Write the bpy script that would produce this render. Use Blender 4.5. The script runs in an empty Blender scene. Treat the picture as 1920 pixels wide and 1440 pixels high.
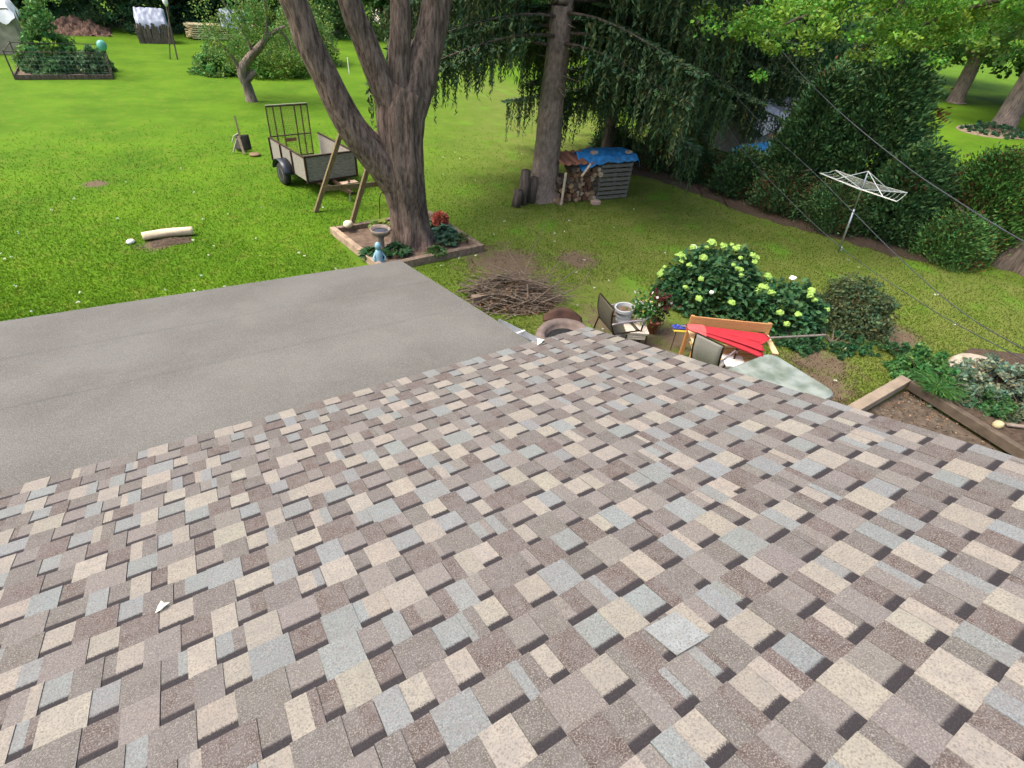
import bpy, math, random
import numpy as np
from mathutils import Vector, Matrix
random.seed(7)
RNG = np.random.RandomState(11)
C = bpy.context.scene.collection
rad = math.radians

# ------------------------------------------------------------------ camera, sky, sun, exposure
EYE = Vector((0, 0, 5.1))
WM = np.array([[0.84990061, -0.26856626, 0.45336642],
               [-0.52096905, -0.55744295, 0.6464121],
               [0.07912144, -0.78557592, -0.61368581]])      # world <- camera (right, down, forward)
FPX = 985.0
cam_d = bpy.data.cameras.new('camera'); cam = bpy.data.objects.new('camera', cam_d); C.objects.link(cam)
M = Matrix.Identity(4)
for r in range(3):
    M[r][0] = WM[r, 0]; M[r][1] = -WM[r, 1]; M[r][2] = -WM[r, 2]; M[r][3] = EYE[r]
cam.matrix_world = M
cam_d.sensor_width = 36; cam_d.lens = 36 * FPX / 1920; cam_d.clip_start = 0.05; cam_d.clip_end = 3000
bpy.context.scene.camera = cam

SUN_EL, SUN_AZ = rad(60), math.atan2(-0.85, 0.25)     # azimuth from +Y towards +X
world = bpy.data.worlds.new('World'); bpy.context.scene.world = world; world.use_nodes = True
wn = world.node_tree.nodes; wl = world.node_tree.links
sky = wn.new('ShaderNodeTexSky'); sky.sky_type = 'NISHITA'; sky.sun_disc = False
sky.sun_elevation = SUN_EL; sky.sun_rotation = SUN_AZ; sky.air_density = 1.0; sky.dust_density = 6.0; sky.ozone_density = 0.4
bg = wn['Background']; bg.inputs['Strength'].default_value = 0.15
wl.new(sky.outputs[0], bg.inputs[0])
sd = bpy.data.lights.new('sun', 'SUN'); sun = bpy.data.objects.new('sun', sd); C.objects.link(sun)
sd.energy = 1.15; sd.angle = rad(20); sd.color = (1.0, 0.95, 0.87)
to_sun = Vector((math.sin(SUN_AZ) * math.cos(SUN_EL), math.cos(SUN_AZ) * math.cos(SUN_EL), math.sin(SUN_EL)))
sun.rotation_euler = to_sun.to_track_quat('Z', 'Y').to_euler()
vs = bpy.context.scene.view_settings
vs.view_transform = 'Standard'; vs.look = 'None'; vs.exposure = 1.34; vs.gamma = 1

# ------------------------------------------------------------------ helpers
def ray(x, y):
    d = WM @ np.array([x - 960, y - 720, FPX]); return d / np.linalg.norm(d)
def P(x, y, z=0.0):                       # point of the place at height z seen at photo pixel x, y
    r = ray(x, y); return Vector(EYE) + Vector(r * ((z - EYE.z) / r[2]))
def PY(x, y, Y):                          # same, in the vertical plane at distance Y
    r = ray(x, y); return Vector(EYE) + Vector(r * (Y / r[1]))
def depth(p): return float((np.array(p) - np.array(EYE)) @ WM[:, 2])
def PR(x, y, Y, half):
    p = PY(x, y, Y); return p, half * depth(p) / FPX
RT = Vector((0.853, -0.522, 0)); AW = Vector((0.522, 0.853, 0))
N_ROOF = Vector((0, 0.3161, 0.9487)); UP_ROOF = Vector((0, -0.9487, 0.3161))
def RP(x, s, h=0.0):
    return Vector((x, 0, 5.1)) - 1.47 * N_ROOF + s * UP_ROOF + h * N_ROOF
def onroof(px, py, h=0.0):
    r = Vector(ray(px, py)); t = -(1.47 - h) / r.dot(N_ROOF); return EYE + r * t

def node_mat(name):
    m = bpy.data.materials.new(name); m.use_nodes = True
    return m, m.node_tree.nodes, m.node_tree.links, m.node_tree.nodes['Principled BSDF']
MATS = {}
def mat(name, col, rough=0.7, var=0.18, scale=8.0, metallic=0.0, bump=0.0, stretch=(1, 1, 1), spec=0.4, col2=None, detail=6):
    if name in MATS: return MATS[name]
    m, n, l, b = node_mat(name)
    tc = n.new('ShaderNodeTexCoord'); mp = n.new('ShaderNodeMapping'); mp.inputs['Scale'].default_value = stretch
    l.new(tc.outputs['Object'], mp.inputs[0])
    no = n.new('ShaderNodeTexNoise'); no.inputs['Scale'].default_value = scale; no.inputs['Detail'].default_value = detail
    l.new(mp.outputs[0], no.inputs['Vector'])
    cr = n.new('ShaderNodeValToRGB'); e = cr.color_ramp.elements
    c2 = col2 or [min(1, c * (1 + var)) for c in col]
    c1 = col if col2 else [c * (1 - var) for c in col]
    e[0].position = .32; e[1].position = .68
    e[0].color = (*c1[:3], 1); e[1].color = (*c2[:3], 1)
    l.new(no.outputs[0], cr.inputs[0]); l.new(cr.outputs[0], b.inputs['Base Color'])
    b.inputs['Roughness'].default_value = rough; b.inputs['Metallic'].default_value = metallic
    b.inputs['Specular IOR Level'].default_value = spec
    if bump:
        bp = n.new('ShaderNodeBump'); bp.inputs['Strength'].default_value = bump; bp.inputs['Distance'].default_value = .02
        l.new(no.outputs[0], bp.inputs['Height']); l.new(bp.outputs[0], b.inputs['Normal'])
    MATS[name] = m; return m
def leaf_mat(name, rough=.55, transl=.35):
    if name in MATS: return MATS[name]
    m, n, l, b = node_mat(name)
    at = n.new('ShaderNodeAttribute'); at.attribute_name = 'tint'
    l.new(at.outputs['Color'], b.inputs['Base Color']); b.inputs['Roughness'].default_value = rough
    b.inputs['Specular IOR Level'].default_value = .25
    tr = n.new('ShaderNodeBsdfTranslucent'); l.new(at.outputs['Color'], tr.inputs[0])
    mx = n.new('ShaderNodeMixShader'); mx.inputs[0].default_value = transl
    l.new(b.outputs[0], mx.inputs[1]); l.new(tr.outputs[0], mx.inputs[2])
    l.new(mx.outputs[0], n['Material Output'].inputs[0])
    MATS[name] = m; return m
LEAF = leaf_mat('leaf'); NEEDLE = leaf_mat('needle', .7, .12)

def wloc(o):
    v = Vector((0, 0, 0))
    while o: v = v + o.location; o = o.parent
    return v
def link(name, me, m, parent=None, smooth=False):
    o = bpy.data.objects.new(name, me); C.objects.link(o)
    if m is not None: me.materials.append(m)
    if smooth: me.polygons.foreach_set('use_smooth', [True] * len(me.polygons))
    if parent is not None: o.parent = parent
    return o
def setp(o, label=None, cat=None, group=None, kind=None):
    if label: o['label'] = label
    if cat: o['category'] = cat
    if group: o['group'] = group
    if kind: o['kind'] = kind
    return o
def thing(name, label, cat, loc=(0, 0, 0), group=None):
    o = bpy.data.objects.new(name, None); C.objects.link(o); o.location = loc; o.empty_display_size = .2
    return setp(o, label, cat, group)

class MB:
    def __init__(s): s.v = []; s.f = []; s.c = []
    def add(s, vs, fs, col=None):
        o = len(s.v); s.v += [tuple(v) for v in vs]; s.f += [tuple(i + o for i in f) for f in fs]; s.c += [col] * len(fs)
    def hexa(s, p, col=None):             # 8 points: bottom 4, top 4
        s.add(p, [(3, 2, 1, 0), (4, 5, 6, 7), (0, 1, 5, 4), (1, 2, 6, 5), (2, 3, 7, 6), (3, 0, 4, 7)], col)
    def box(s, c, sz, X=(1, 0, 0), Y=(0, 1, 0), Z=None, col=None):
        c = Vector(c); X = Vector(X).normalized(); Y = Vector(Y).normalized(); Z = Vector(Z).normalized() if Z else X.cross(Y)
        a, b, d = [q / 2 for q in sz]
        s.hexa([c + X * (a * i) + Y * (b * j) + Z * (d * k) for k in (-1, 1) for i, j in ((-1, -1), (1, -1), (1, 1), (-1, 1))], col)
    def bar(s, p0, p1, w, t, up=(0, 0, 1), col=None):      # board from p0 to p1, width w sideways, thickness t along up
        p0 = Vector(p0); p1 = Vector(p1); d = (p1 - p0); L = d.length; d.normalize()
        u = Vector(up); sd_ = d.cross(u)
        if sd_.length < 1e-4: sd_ = d.cross(Vector((1, 0, 0)))
        sd_.normalize(); u = sd_.cross(d)
        s.box((p0 + p1) / 2, (L, w, t), d, sd_, u, col)
    def tube(s, pts, rr, n=8, cap=True, lob=None, col=None):
        pts = [Vector(p) for p in pts]; m = len(pts)
        if not hasattr(rr, '__len__'): rr = [rr] * m
        ref = Vector((1, 0, 0)); rings = []
        for i in range(m):
            t = (pts[min(i + 1, m - 1)] - pts[max(i - 1, 0)]).normalized()
            a = ref - t * ref.dot(t)
            if a.length < .1: a = Vector((0, 1, 0)) - t * t.y
            a.normalize(); b = t.cross(a); ref = a
            ring = []
            for k in range(n):
                an = 2 * math.pi * k / n; q = rr[i] * (lob(an, i / (m - 1), pts[i]) if lob else 1)
                ring.append(pts[i] + a * (math.cos(an) * q) + b * (math.sin(an) * q))
            rings.append(ring)
        vs_ = [v for r_ in rings for v in r_]
        fs = [(i * n + k, i * n + (k + 1) % n, (i + 1) * n + (k + 1) % n, (i + 1) * n + k) for i in range(m - 1) for k in range(n)]
        if cap: fs += [tuple(range(n - 1, -1, -1)), tuple((m - 1) * n + k for k in range(n))]
        s.add(vs_, fs, col)
    def lathe(s, c, prof, n=20, ax=(0, 0, 1), sx=1, col=None):
        c = Vector(c); Z = Vector(ax).normalized(); X = Z.orthogonal().normalized(); Y = Z.cross(X)
        vs_ = []; m = len(prof)
        for r_, z in prof:
            for k in range(n):
                a = 2 * math.pi * k / n; vs_.append(c + X * (r_ * math.cos(a) * sx) + Y * (r_ * math.sin(a)) + Z * z)
        fs = [(i * n + k, i * n + (k + 1) % n, (i + 1) * n + (k + 1) % n, (i + 1) * n + k) for i in range(m - 1) for k in range(n)]
        fs += [tuple(range(n - 1, -1, -1)), tuple((m - 1) * n + k for k in range(n))]
        s.add(vs_, fs, col)
    def sheet(s, fn, nu, nv, col=None):
        vs_ = [fn(i / nu, j / nv) for i in range(nu + 1) for j in range(nv + 1)]
        s.add(vs_, [(i * (nv + 1) + j, (i + 1) * (nv + 1) + j, (i + 1) * (nv + 1) + j + 1, i * (nv + 1) + j + 1) for i in range(nu) for j in range(nv)], col)
    def build(s, name, m, parent=None, smooth=False, bevel=0, solid=0, subsurf=0):
        off = wloc(parent) if parent else Vector((0, 0, 0))
        me = bpy.data.meshes.new(name); me.from_pydata([(v[0] - off.x, v[1] - off.y, v[2] - off.z) for v in s.v], [], s.f)
        if any(c is not None for c in s.c):
            a = me.attributes.new('tint', 'FLOAT_COLOR', 'FACE')
            a.data.foreach_set('color', np.array([(*(c or (.5, .5, .5))[:3], (c[3] if c and len(c) > 3 else 1)) for c in s.c], dtype=np.float32).ravel())
        o = link(name, me, m, parent, smooth)
        if solid: q = o.modifiers.new('solid', 'SOLIDIFY'); q.thickness = solid
        if bevel: q = o.modifiers.new('bevel', 'BEVEL'); q.width = bevel; q.segments = 2
        if subsurf: q = o.modifiers.new('sub', 'SUBSURF'); q.levels = subsurf; q.render_levels = subsurf
        return o

def unit(n):
    d = RNG.normal(size=(n, 3)); return d / np.linalg.norm(d, axis=1)[:, None]
def quad_mesh(name, V4, cols, m, parent=None):       # V4: (n,4,3) leaf quads, cols (n,3)
    n = len(V4); off = np.array(wloc(parent)) if parent else np.zeros(3)
    V = (V4 - off).reshape(-1, 3).astype(np.float32)
    me = bpy.data.meshes.new(name); me.vertices.add(4 * n); me.vertices.foreach_set('co', V.ravel())
    me.loops.add(4 * n); me.loops.foreach_set('vertex_index', np.arange(4 * n, dtype=np.int32))
    me.polygons.add(n); me.polygons.foreach_set('loop_start', np.arange(0, 4 * n, 4, dtype=np.int32))
    me.update(calc_edges=True)
    a = me.attributes.new('tint', 'FLOAT_COLOR', 'FACE')
    a.data.foreach_set('color', np.concatenate([cols, np.ones((n, 1))], 1).astype(np.float32).ravel())
    return link(name, me, m, parent)
def leaves(c, L, W, d=None, flat=0.0):
    """diamond leaves at centres c, length L, width W, optional direction d; flat pulls leaf planes level"""
    n = len(c); L = np.asarray(L) * np.ones(n); W = np.asarray(W) * np.ones(n)
    if d is None: d = unit(n)
    else: d = d / np.maximum(np.linalg.norm(d, axis=1), 1e-6)[:, None]
    nrm = unit(n); nrm[:, 2] = nrm[:, 2] * (1 - flat) + flat * 1.5
    p = np.cross(d, nrm); p /= np.maximum(np.linalg.norm(p, axis=1), 1e-6)[:, None]
    h = d * (L / 2)[:, None]; w = p * (W / 2)[:, None]
    return np.stack([c - h, c + w - h * .15, c + h, c - w - h * .15], 1)
def tints(n, base, var=.3, yel=.12):
    k = 1 + var * RNG.uniform(-1, 1, n); y = RNG.normal(0, yel, n)
    c = np.array(base)[None] * k[:, None]; c[:, 0] *= 1 + y * 1.5; c[:, 2] *= 1 - y
    return np.clip(c, .002, 1)
def clumps(centers, rads, per, L, W, base, var=.3, cvar=.25, flat=.2, shell=.5, squash=.8):
    """leaf clumps: every clump has its own tint and size; leaves near the clump's surface"""
    k = len(centers); per = int(per); d = unit(k * per)
    r = (shell + (1 - shell) * RNG.rand(k * per)) ** .7
    R = np.repeat(rads, per); c = np.repeat(centers, per, 0) + d * (r * R)[:, None] * np.array([1, 1, squash])
    t = np.repeat(1 + cvar * RNG.uniform(-1, 1, k), per)[:, None] * tints(k * per, base, var)
    t[:, 0] *= np.repeat(1 + .25 * RNG.uniform(-1, 1, k), per)
    return leaves(c, L * RNG.uniform(.6, 1.3, k * per), W * RNG.uniform(.6, 1.3, k * per), flat=flat), t
def curve(pts, n=8):
    pts = [Vector(p) for p in pts]; out = []
    for i in range(len(pts) - 1):
        p0 = pts[max(i - 1, 0)]; p1 = pts[i]; p2 = pts[i + 1]; p3 = pts[min(i + 2, len(pts) - 1)]
        for k in range(n):
            t = k / n; out.append(.5 * ((2 * p1) + (p2 - p0) * t + (2 * p0 - 5 * p1 + 4 * p2 - p3) * t * t + (3 * p1 - p0 - 3 * p2 + p3) * t ** 3))
    out.append(pts[-1]); return out
def interp(v, n=8):
    out = []
    for i in range(len(v) - 1): out += [v[i] + (v[i + 1] - v[i]) * k / n for k in range(n)]
    return out + [v[-1]]
def noise3(p, s=1.0):
    from mathutils import noise
    return noise.noise(Vector(p) * s)

# ------------------------------------------------------------------ materials
def bark_mat(name, c1, c2, sc=9, zst=.12, bump=1.0, streak=None):
    m, n, l, b = node_mat(name)
    g = n.new('ShaderNodeNewGeometry'); mp = n.new('ShaderNodeMapping'); mp.inputs['Scale'].default_value = (1, 1, zst)
    l.new(g.outputs['Position'], mp.inputs[0])
    no = n.new('ShaderNodeTexNoise'); no.inputs['Scale'].default_value = sc * 2; no.inputs['Detail'].default_value = 8; no.inputs['Roughness'].default_value = .7
    l.new(mp.outputs[0], no.inputs[0])
    n2 = n.new('ShaderNodeTexNoise'); n2.inputs['Scale'].default_value = 1.6; n2.inputs['Detail'].default_value = 4
    l.new(g.outputs['Position'], n2.inputs[0])
    cr = n.new('ShaderNodeValToRGB'); cr.color_ramp.elements[0].position = .38; cr.color_ramp.elements[1].position = .66
    cr.color_ramp.elements[0].color = (*c1, 1); cr.color_ramp.elements[1].color = (*c2, 1); l.new(no.outputs[0], cr.inputs[0])
    mx = n.new('ShaderNodeMix'); mx.data_type = 'RGBA'; mx.blend_type = 'MULTIPLY'; mx.inputs[0].default_value = .6
    cr2 = n.new('ShaderNodeValToRGB'); cr2.color_ramp.elements[0].position = .3; cr2.color_ramp.elements[1].position = .7
    cr2.color_ramp.elements[0].color = (.55, .6, .55, 1); cr2.color_ramp.elements[1].color = (1.25, 1.15, 1.1, 1)
    l.new(n2.outputs[0], cr2.inputs[0]); l.new(cr.outputs[0], mx.inputs[6]); l.new(cr2.outputs[0], mx.inputs[7])
    l.new(mx.outputs[2], b.inputs['Base Color']); b.inputs['Roughness'].default_value = .9; b.inputs['Specular IOR Level'].default_value = .15
    bp = n.new('ShaderNodeBump'); bp.inputs['Strength'].default_value = bump; bp.inputs['Distance'].default_value = .04
    l.new(no.outputs[0], bp.inputs['Height']); l.new(bp.outputs[0], b.inputs['Normal'])
    return m
BARK_MAPLE = bark_mat('bark_maple', (.060, .043, .035), (.27, .205, .17), 8, .2, 1.0)
BARK_SPRUCE = bark_mat('bark_spruce', (.15, .118, .10), (.30, .245, .21), 7, .45, .8)
BARK_DARK = bark_mat('bark_dark', (.06, .048, .038), (.19, .155, .13))
BARK_PINK = bark_mat('bark_pale', (.11, .085, .075), (.34, .28, .25))
WOOD_GREY = mat('weathered_wood', (.23, .215, .18), .85, .3, 6, bump=.3, stretch=(1, 8, 8))
WOOD_GREEN = mat('treated_wood', (.13, .10, .045), .8, .3, 6, bump=.2, stretch=(6, 6, 1))
WOOD_NEW = mat('cedar_wood', (.62, .40, .17), .6, .16, 5, bump=.15, stretch=(2, 2, 14))
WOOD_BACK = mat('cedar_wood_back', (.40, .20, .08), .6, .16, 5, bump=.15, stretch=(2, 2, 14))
WOOD_TIMBER = mat('landscape_timber', (.17, .125, .09), .9, .35, 5, bump=.3, stretch=(3, 3, 3))
WOOD_PALE = mat('pale_plank', (.52, .43, .30), .75, .15, 4, bump=.1)
RUST = mat('rusty_steel', (.06, .035, .022), .7, .4, 14, .5)
RUSTRED = mat('rusty_sheet', (.20, .085, .055), .8, .35, 5)
STEEL = mat('galvanized', (.45, .47, .50), .4, .1, 10, .8)
ALU = mat('white_metal', (.72, .73, .74), .45, .06, 10, .3)
PLASTIC_W = mat('white_plastic', (.75, .75, .72), .5, .06, 8)
RUBBER = mat('black_rubber', (.02, .02, .021), .7, .3, 20)
FENDER = mat('dark_fender', (.025, .03, .04), .35, .2, 10, .4)
SOIL = mat('soil', (.085, .055, .038), .95, .4, 7, bump=.6, col2=(.16, .115, .08))
MULCH = mat('brown_mulch', (.032, .021, .013), .95, .4, 16, bump=.8, col2=(.08, .053, .033))
DIRT = mat('trodden_dirt', (.045, .034, .024), .95, .2, 7, bump=1, col2=(.115, .085, .06), detail=12)
STONE = mat('stone', (.36, .31, .24), .85, .2, 9, bump=.4)
CONCRETE = mat('old_concrete', (.19, .15, .12), .9, .25, 12, bump=.4)
BLUE_TARP = mat('blue_tarp', (.03, .21, .50), .4, .3, 7)
WHITE_TARP = mat('white_tarp', (.26, .29, .36), .4, .3, 2)
RED_CLOTH = mat('red_canvas', (.36, .016, .026), .8, .1, 5)
RED_PALE = mat('faded_red_canvas', (.50, .085, .08), .8, .1, 5)
SLING = mat('grey_sling', (.24, .235, .21), .7, .1, 40)
SLING_D = mat('dark_sling', (.07, .065, .045), .7, .15, 40)
BRONZE = mat('bronze_frame', (.035, .018, .013), .35, .2, 10, .5)
CREAM = mat('cream_wicker', (.55, .49, .40), .7, .15, 30, bump=.3)
TERRA = mat('terracotta', (.36, .12, .07), .8, .15, 8)
SIDING = mat('white_siding', (.6, .6, .57), .6, .05, 3)

# ------------------------------------------------------------------ lawn
LAWN_DIRT = [(5.9, 9.2, .9), (9.2, 3.5, .55), (8.6, 3.0, .5), (11.6, 3.3, .5), (-1.6, 17.2, .28), (-.55, 12.75, .3), (7.6, 8.7, .5), (6.6, 6.2, .6), (6.2, 5.2, .8), (7.2, 5.3, .5)]
def add_lawn_color(n, l, gscale=1.0):
    g = n.new('ShaderNodeNewGeometry'); sx = n.new('ShaderNodeSeparateXYZ'); l.new(g.outputs['Position'], sx.inputs[0])
    cmb = n.new('ShaderNodeCombineXYZ'); l.new(sx.outputs[0], cmb.inputs[0]); l.new(sx.outputs[1], cmb.inputs[1])
    def noi(s, d=4, r=.6):
        q = n.new('ShaderNodeTexNoise'); q.inputs['Scale'].default_value = s; q.inputs['Detail'].default_value = d; q.inputs['Roughness'].default_value = r
        l.new(cmb.outputs[0], q.inputs[0]); return q.outputs[0]
    def math_(op, a, b=None, c=None, clamp=False):
        q = n.new('ShaderNodeMath'); q.operation = op; q.use_clamp = clamp
        for i, v in enumerate((a, b, c)):
            if v is None: continue
            if isinstance(v, (int, float)): q.inputs[i].default_value = v
            else: l.new(v, q.inputs[i])
        return q.outputs[0]
    def ramp(x, a, b):
        q = n.new('ShaderNodeMapRange'); q.inputs[1].default_value = a; q.inputs[2].default_value = b; l.new(x, q.inputs[0]); return q.outputs[0]
    def mix(f, a, b):
        q = n.new('ShaderNodeMix'); q.data_type = 'RGBA'
        l.new(f, q.inputs[0]) if not isinstance(f, (int, float)) else None
        for i, v in ((6, a), (7, b)):
            if isinstance(v, tuple): q.inputs[i].default_value = (*v, 1)
            else: l.new(v, q.inputs[i])
        return q.outputs[2]
    c = mix(ramp(noi(.45, 5), .35, .68), (.052, .120, .0055), (.085, .172, .008))     # lush blades; dappled tree shade put into the broad mottling
    c = mix(math_('MULTIPLY', ramp(noi(2.3, 6, .7), .5, .78), .65), c, (.150, .168, .026))   # yellow patches
    c = mix(math_('MULTIPLY', ramp(noi(9, 5, .7), .52, .75), .35), c, (.034, .082, .006))
    # thin mossy grass near the house and under the spruces
    dx = math_('SUBTRACT', sx.outputs[0], 5.0); k = math_('ADD', dx, math_('MULTIPLY', math_('SUBTRACT', sx.outputs[1], 14.0), -.55))
    far = math_('MULTIPLY', math_('SUBTRACT', sx.outputs[0], 20), -.8)
    mo = math_('MULTIPLY', ramp(math_('ADD', k, math_('MULTIPLY', noi(.8), 2.5)), 0.0, 6.0), ramp(far, 0.0, 2.5))
    moss = mix(ramp(noi(1.5, 6, .7), .4, .65), (.088, .130, .019), (.128, .152, .036))
    moss = mix(math_('MULTIPLY', ramp(noi(.9, 3), .55, .7), .8), moss, (.095, .20, .018))
    c = mix(mo, c, moss)
    # worn spots
    dm = None
    for (x, y, r_) in LAWN_DIRT:
        v = math_('POWER', math_('SUBTRACT', sx.outputs[0], x), 2); w = math_('POWER', math_('SUBTRACT', sx.outputs[1], y), 2)
        d = math_('DIVIDE', math_('SQRT', math_('ADD', v, w)), r_)
        dm = d if dm is None else math_('MINIMUM', dm, d)
    wob = math_('ADD', dm, math_('MULTIPLY', math_('SUBTRACT', noi(3.5, 5, .7), .5), 2.6))
    dirt = ramp(wob, 1.25, .55)
    c = mix(dirt, c, mix(noi(6), (.075, .056, .036), (.15, .112, .075)))
    return c, noi, ramp
m, n, l, b = node_mat('lawn'); c, noi, ramp = add_lawn_color(n, l)
l.new(c, b.inputs['Base Color']); b.inputs['Roughness'].default_value = .95; b.inputs['Specular IOR Level'].default_value = .1
bp = n.new('ShaderNodeBump'); bp.inputs['Strength'].default_value = .35; bp.inputs['Distance'].default_value = .03; l.new(noi(14, 8, .8), bp.inputs['Height']); l.new(bp.outputs[0], b.inputs['Normal'])
LAWN = m
m, n, l, b = node_mat('grass_blade'); c, noi, ramp = add_lawn_color(n, l)
at = n.new('ShaderNodeAttribute'); at.attribute_name = 'tint'
mx = n.new('ShaderNodeMix'); mx.data_type = 'RGBA'; mx.blend_type = 'MULTIPLY'; mx.inputs[0].default_value = 1
l.new(c, mx.inputs[6]); l.new(at.outputs['Color'], mx.inputs[7]); l.new(mx.outputs[2], b.inputs['Base Color']); b.inputs['Roughness'].default_value = .6; b.inputs['Specular IOR Level'].default_value = .2
tr = n.new('ShaderNodeBsdfTranslucent'); l.new(mx.outputs[2], tr.inputs[0]); ms = n.new('ShaderNodeMixShader'); ms.inputs[0].default_value = .55
l.new(b.outputs[0], ms.inputs[1]); l.new(tr.outputs[0], ms.inputs[2]); l.new(ms.outputs[0], n['Material Output'].inputs[0])
BLADE = m
g_ = MB(); g_.sheet(lambda u, v: (-400 + 800 * u, -400 + 800 * v, 0), 8, 8); setp(g_.build('lawn', LAWN), kind='structure')

# ------------------------------------------------------------------ the house: shingled slope and the low roof of the addition
house = thing('house', 'house with multicoloured shingle roof slope and low grey roofed addition', 'house', (0, -2, 0))
m, n, l, b = node_mat('granule_shingle')
at = n.new('ShaderNodeAttribute'); at.attribute_name = 'tint'
uv = n.new('ShaderNodeUVMap'); uv.uv_map = 'UVMap'; su = n.new('ShaderNodeSeparateXYZ'); l.new(uv.outputs[0], su.inputs[0])
g = n.new('ShaderNodeNewGeometry')
def tex(kind, s, d=3):
    q = n.new(kind); q.inputs['Scale'].default_value = s
    if 'Noise' in kind: q.inputs['Detail'].default_value = d
    l.new(g.outputs['Position'], q.inputs['Vector']); return q
def mth(op, a, b_, clamp=False):
    q = n.new('ShaderNodeMath'); q.operation = op; q.use_clamp = clamp
    for i, v in enumerate((a, b_)):
        if isinstance(v, (int, float)): q.inputs[i].default_value = v
        else: l.new(v, q.inputs[i])
    return q.outputs[0]
def mxc(f, a, b_, bt='MIX'):
    q = n.new('ShaderNodeMix'); q.data_type = 'RGBA'; q.blend_type = bt
    if isinstance(f, (int, float)): q.inputs[0].default_value = f
    else: l.new(f, q.inputs[0])
    for i, v in ((6, a), (7, b_)):
        if isinstance(v, tuple): q.inputs[i].default_value = (*v, 1)
        else: l.new(v, q.inputs[i])
    return q.outputs[2]
def mr(x, a, b_, c0=0, c1=1):
    q = n.new('ShaderNodeMapRange'); q.inputs[1].default_value = a; q.inputs[2].default_value = b_; q.inputs[3].default_value = c0; q.inputs[4].default_value = c1; l.new(x, q.inputs[0]); return q.outputs[0]
n1 = tex('ShaderNodeTexNoise', 230, 4); n2 = tex('ShaderNodeTexNoise', 150, 4); n3 = tex('ShaderNodeTexNoise', 22, 4); n4 = tex('ShaderNodeTexNoise', 1.3, 3)
col = mxc(mr(n1.outputs[0], .46, .66, 0, .60), at.outputs['Color'], (.30, .285, .25))
col = mxc(mr(n2.outputs[0], .47, .68, 0, .60), col, (.068, .060, .058))
col = mxc(mr(n3.outputs[0], .35, .7, 0, .42), col, (.15, .14, .135))
col = mxc(mr(n4.outputs[0], .35, .7, 0, .10), col, (.20, .19, .183))
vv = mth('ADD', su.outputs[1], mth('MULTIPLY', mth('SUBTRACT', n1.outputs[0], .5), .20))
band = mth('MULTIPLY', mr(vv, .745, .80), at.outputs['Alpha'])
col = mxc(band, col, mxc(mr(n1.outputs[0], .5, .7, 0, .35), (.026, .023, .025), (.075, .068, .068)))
l.new(col, b.inputs['Base Color']); b.inputs['Roughness'].default_value = .92; b.inputs['Specular IOR Level'].default_value = .2
bp = n.new('ShaderNodeBump'); bp.inputs['Strength'].default_value = .5; bp.inputs['Distance'].default_value = .003; l.new(n1.outputs[0], bp.inputs['Height']); l.new(bp.outputs[0], b.inputs['Normal'])
SHINGLE = m
# real pigments of the printed blend: cream, slate blue, brown, taupe and mixed granules
PAL = [((.240, .219, .180), .22), ((.150, .172, .174), .15), ((.064, .044, .039), .18), ((.080, .071, .064), .24), ((.130, .116, .107), .22)]
LASTC = [None, None]; PREV = []; CUR = []
def pick(x0=0, x1=0):
    for _ in range(8):
        u = random.random(); a = 0
        for c_, w in PAL:
            a += w
            if u < a: break
        if c_ is not LASTC[0] and not any(pc is c_ and p0 < x1 - .01 and p1 > x0 + .01 for p0, p1, pc in PREV): break
    LASTC[0] = c_; CUR.append((x0, x1, c_))
    k = random.uniform(.9, 1.1); return tuple(q * k * random.uniform(.97, 1.03) for q in c_)
SH = dict(v=[], f=[], c=[], uv=[])
S0, DS = -.2486, .1443
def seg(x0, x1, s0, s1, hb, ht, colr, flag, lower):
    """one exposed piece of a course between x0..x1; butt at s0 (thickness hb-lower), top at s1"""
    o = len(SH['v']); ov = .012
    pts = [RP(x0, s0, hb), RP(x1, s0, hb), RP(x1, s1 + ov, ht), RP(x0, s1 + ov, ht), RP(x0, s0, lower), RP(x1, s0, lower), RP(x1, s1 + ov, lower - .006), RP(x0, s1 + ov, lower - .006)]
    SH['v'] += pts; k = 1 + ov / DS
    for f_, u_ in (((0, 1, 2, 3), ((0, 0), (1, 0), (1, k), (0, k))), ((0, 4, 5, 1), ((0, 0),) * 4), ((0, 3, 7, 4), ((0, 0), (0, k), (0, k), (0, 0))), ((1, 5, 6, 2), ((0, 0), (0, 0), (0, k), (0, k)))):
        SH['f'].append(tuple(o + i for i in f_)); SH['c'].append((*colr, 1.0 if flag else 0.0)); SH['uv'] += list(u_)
RAKE = 3.05
for kc in range(-12, 26):
    s0 = S0 - DS * kc; s1 = s0 + DS; x = RAKE + random.uniform(-.003, .004); x -= 0
    PREV[:] = CUR; CUR.clear(); x = RAKE + random.uniform(-.004, .004); tooth = random.random() < .5; left = -7.0
    if s0 > .75: left = -3.5
    nextjoint = random.uniform(.3, 1.0)
    while x > left:
        w = random.choice([.085, .10, .115, .125, .135, .15, .165] if tooth else [.07, .09, .105, .12, .135, .15]) * random.uniform(.82, .94)
        x0 = x - w; gapj = .0022 if RAKE - x0 > nextjoint else .0006
        if gapj > .001: nextjoint += 1.0
        wob = random.uniform(-.0015, .0015); tk = .0075 if tooth else .0040
        cuts = [x0 + gapj, x]
        if random.random() < .13: cuts = [x0 + gapj, x0 + w * random.uniform(.3, .7), x]
        for a_, b_ in zip(cuts[:-1], cuts[1:]):
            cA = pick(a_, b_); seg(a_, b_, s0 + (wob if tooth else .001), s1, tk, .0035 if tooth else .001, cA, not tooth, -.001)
        x = x0; tooth = not tooth
me = bpy.data.meshes.new('shingle_slope'); off = wloc(house)
me.from_pydata([tuple(v - off) for v in SH['v']], [], SH['f'])
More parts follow.
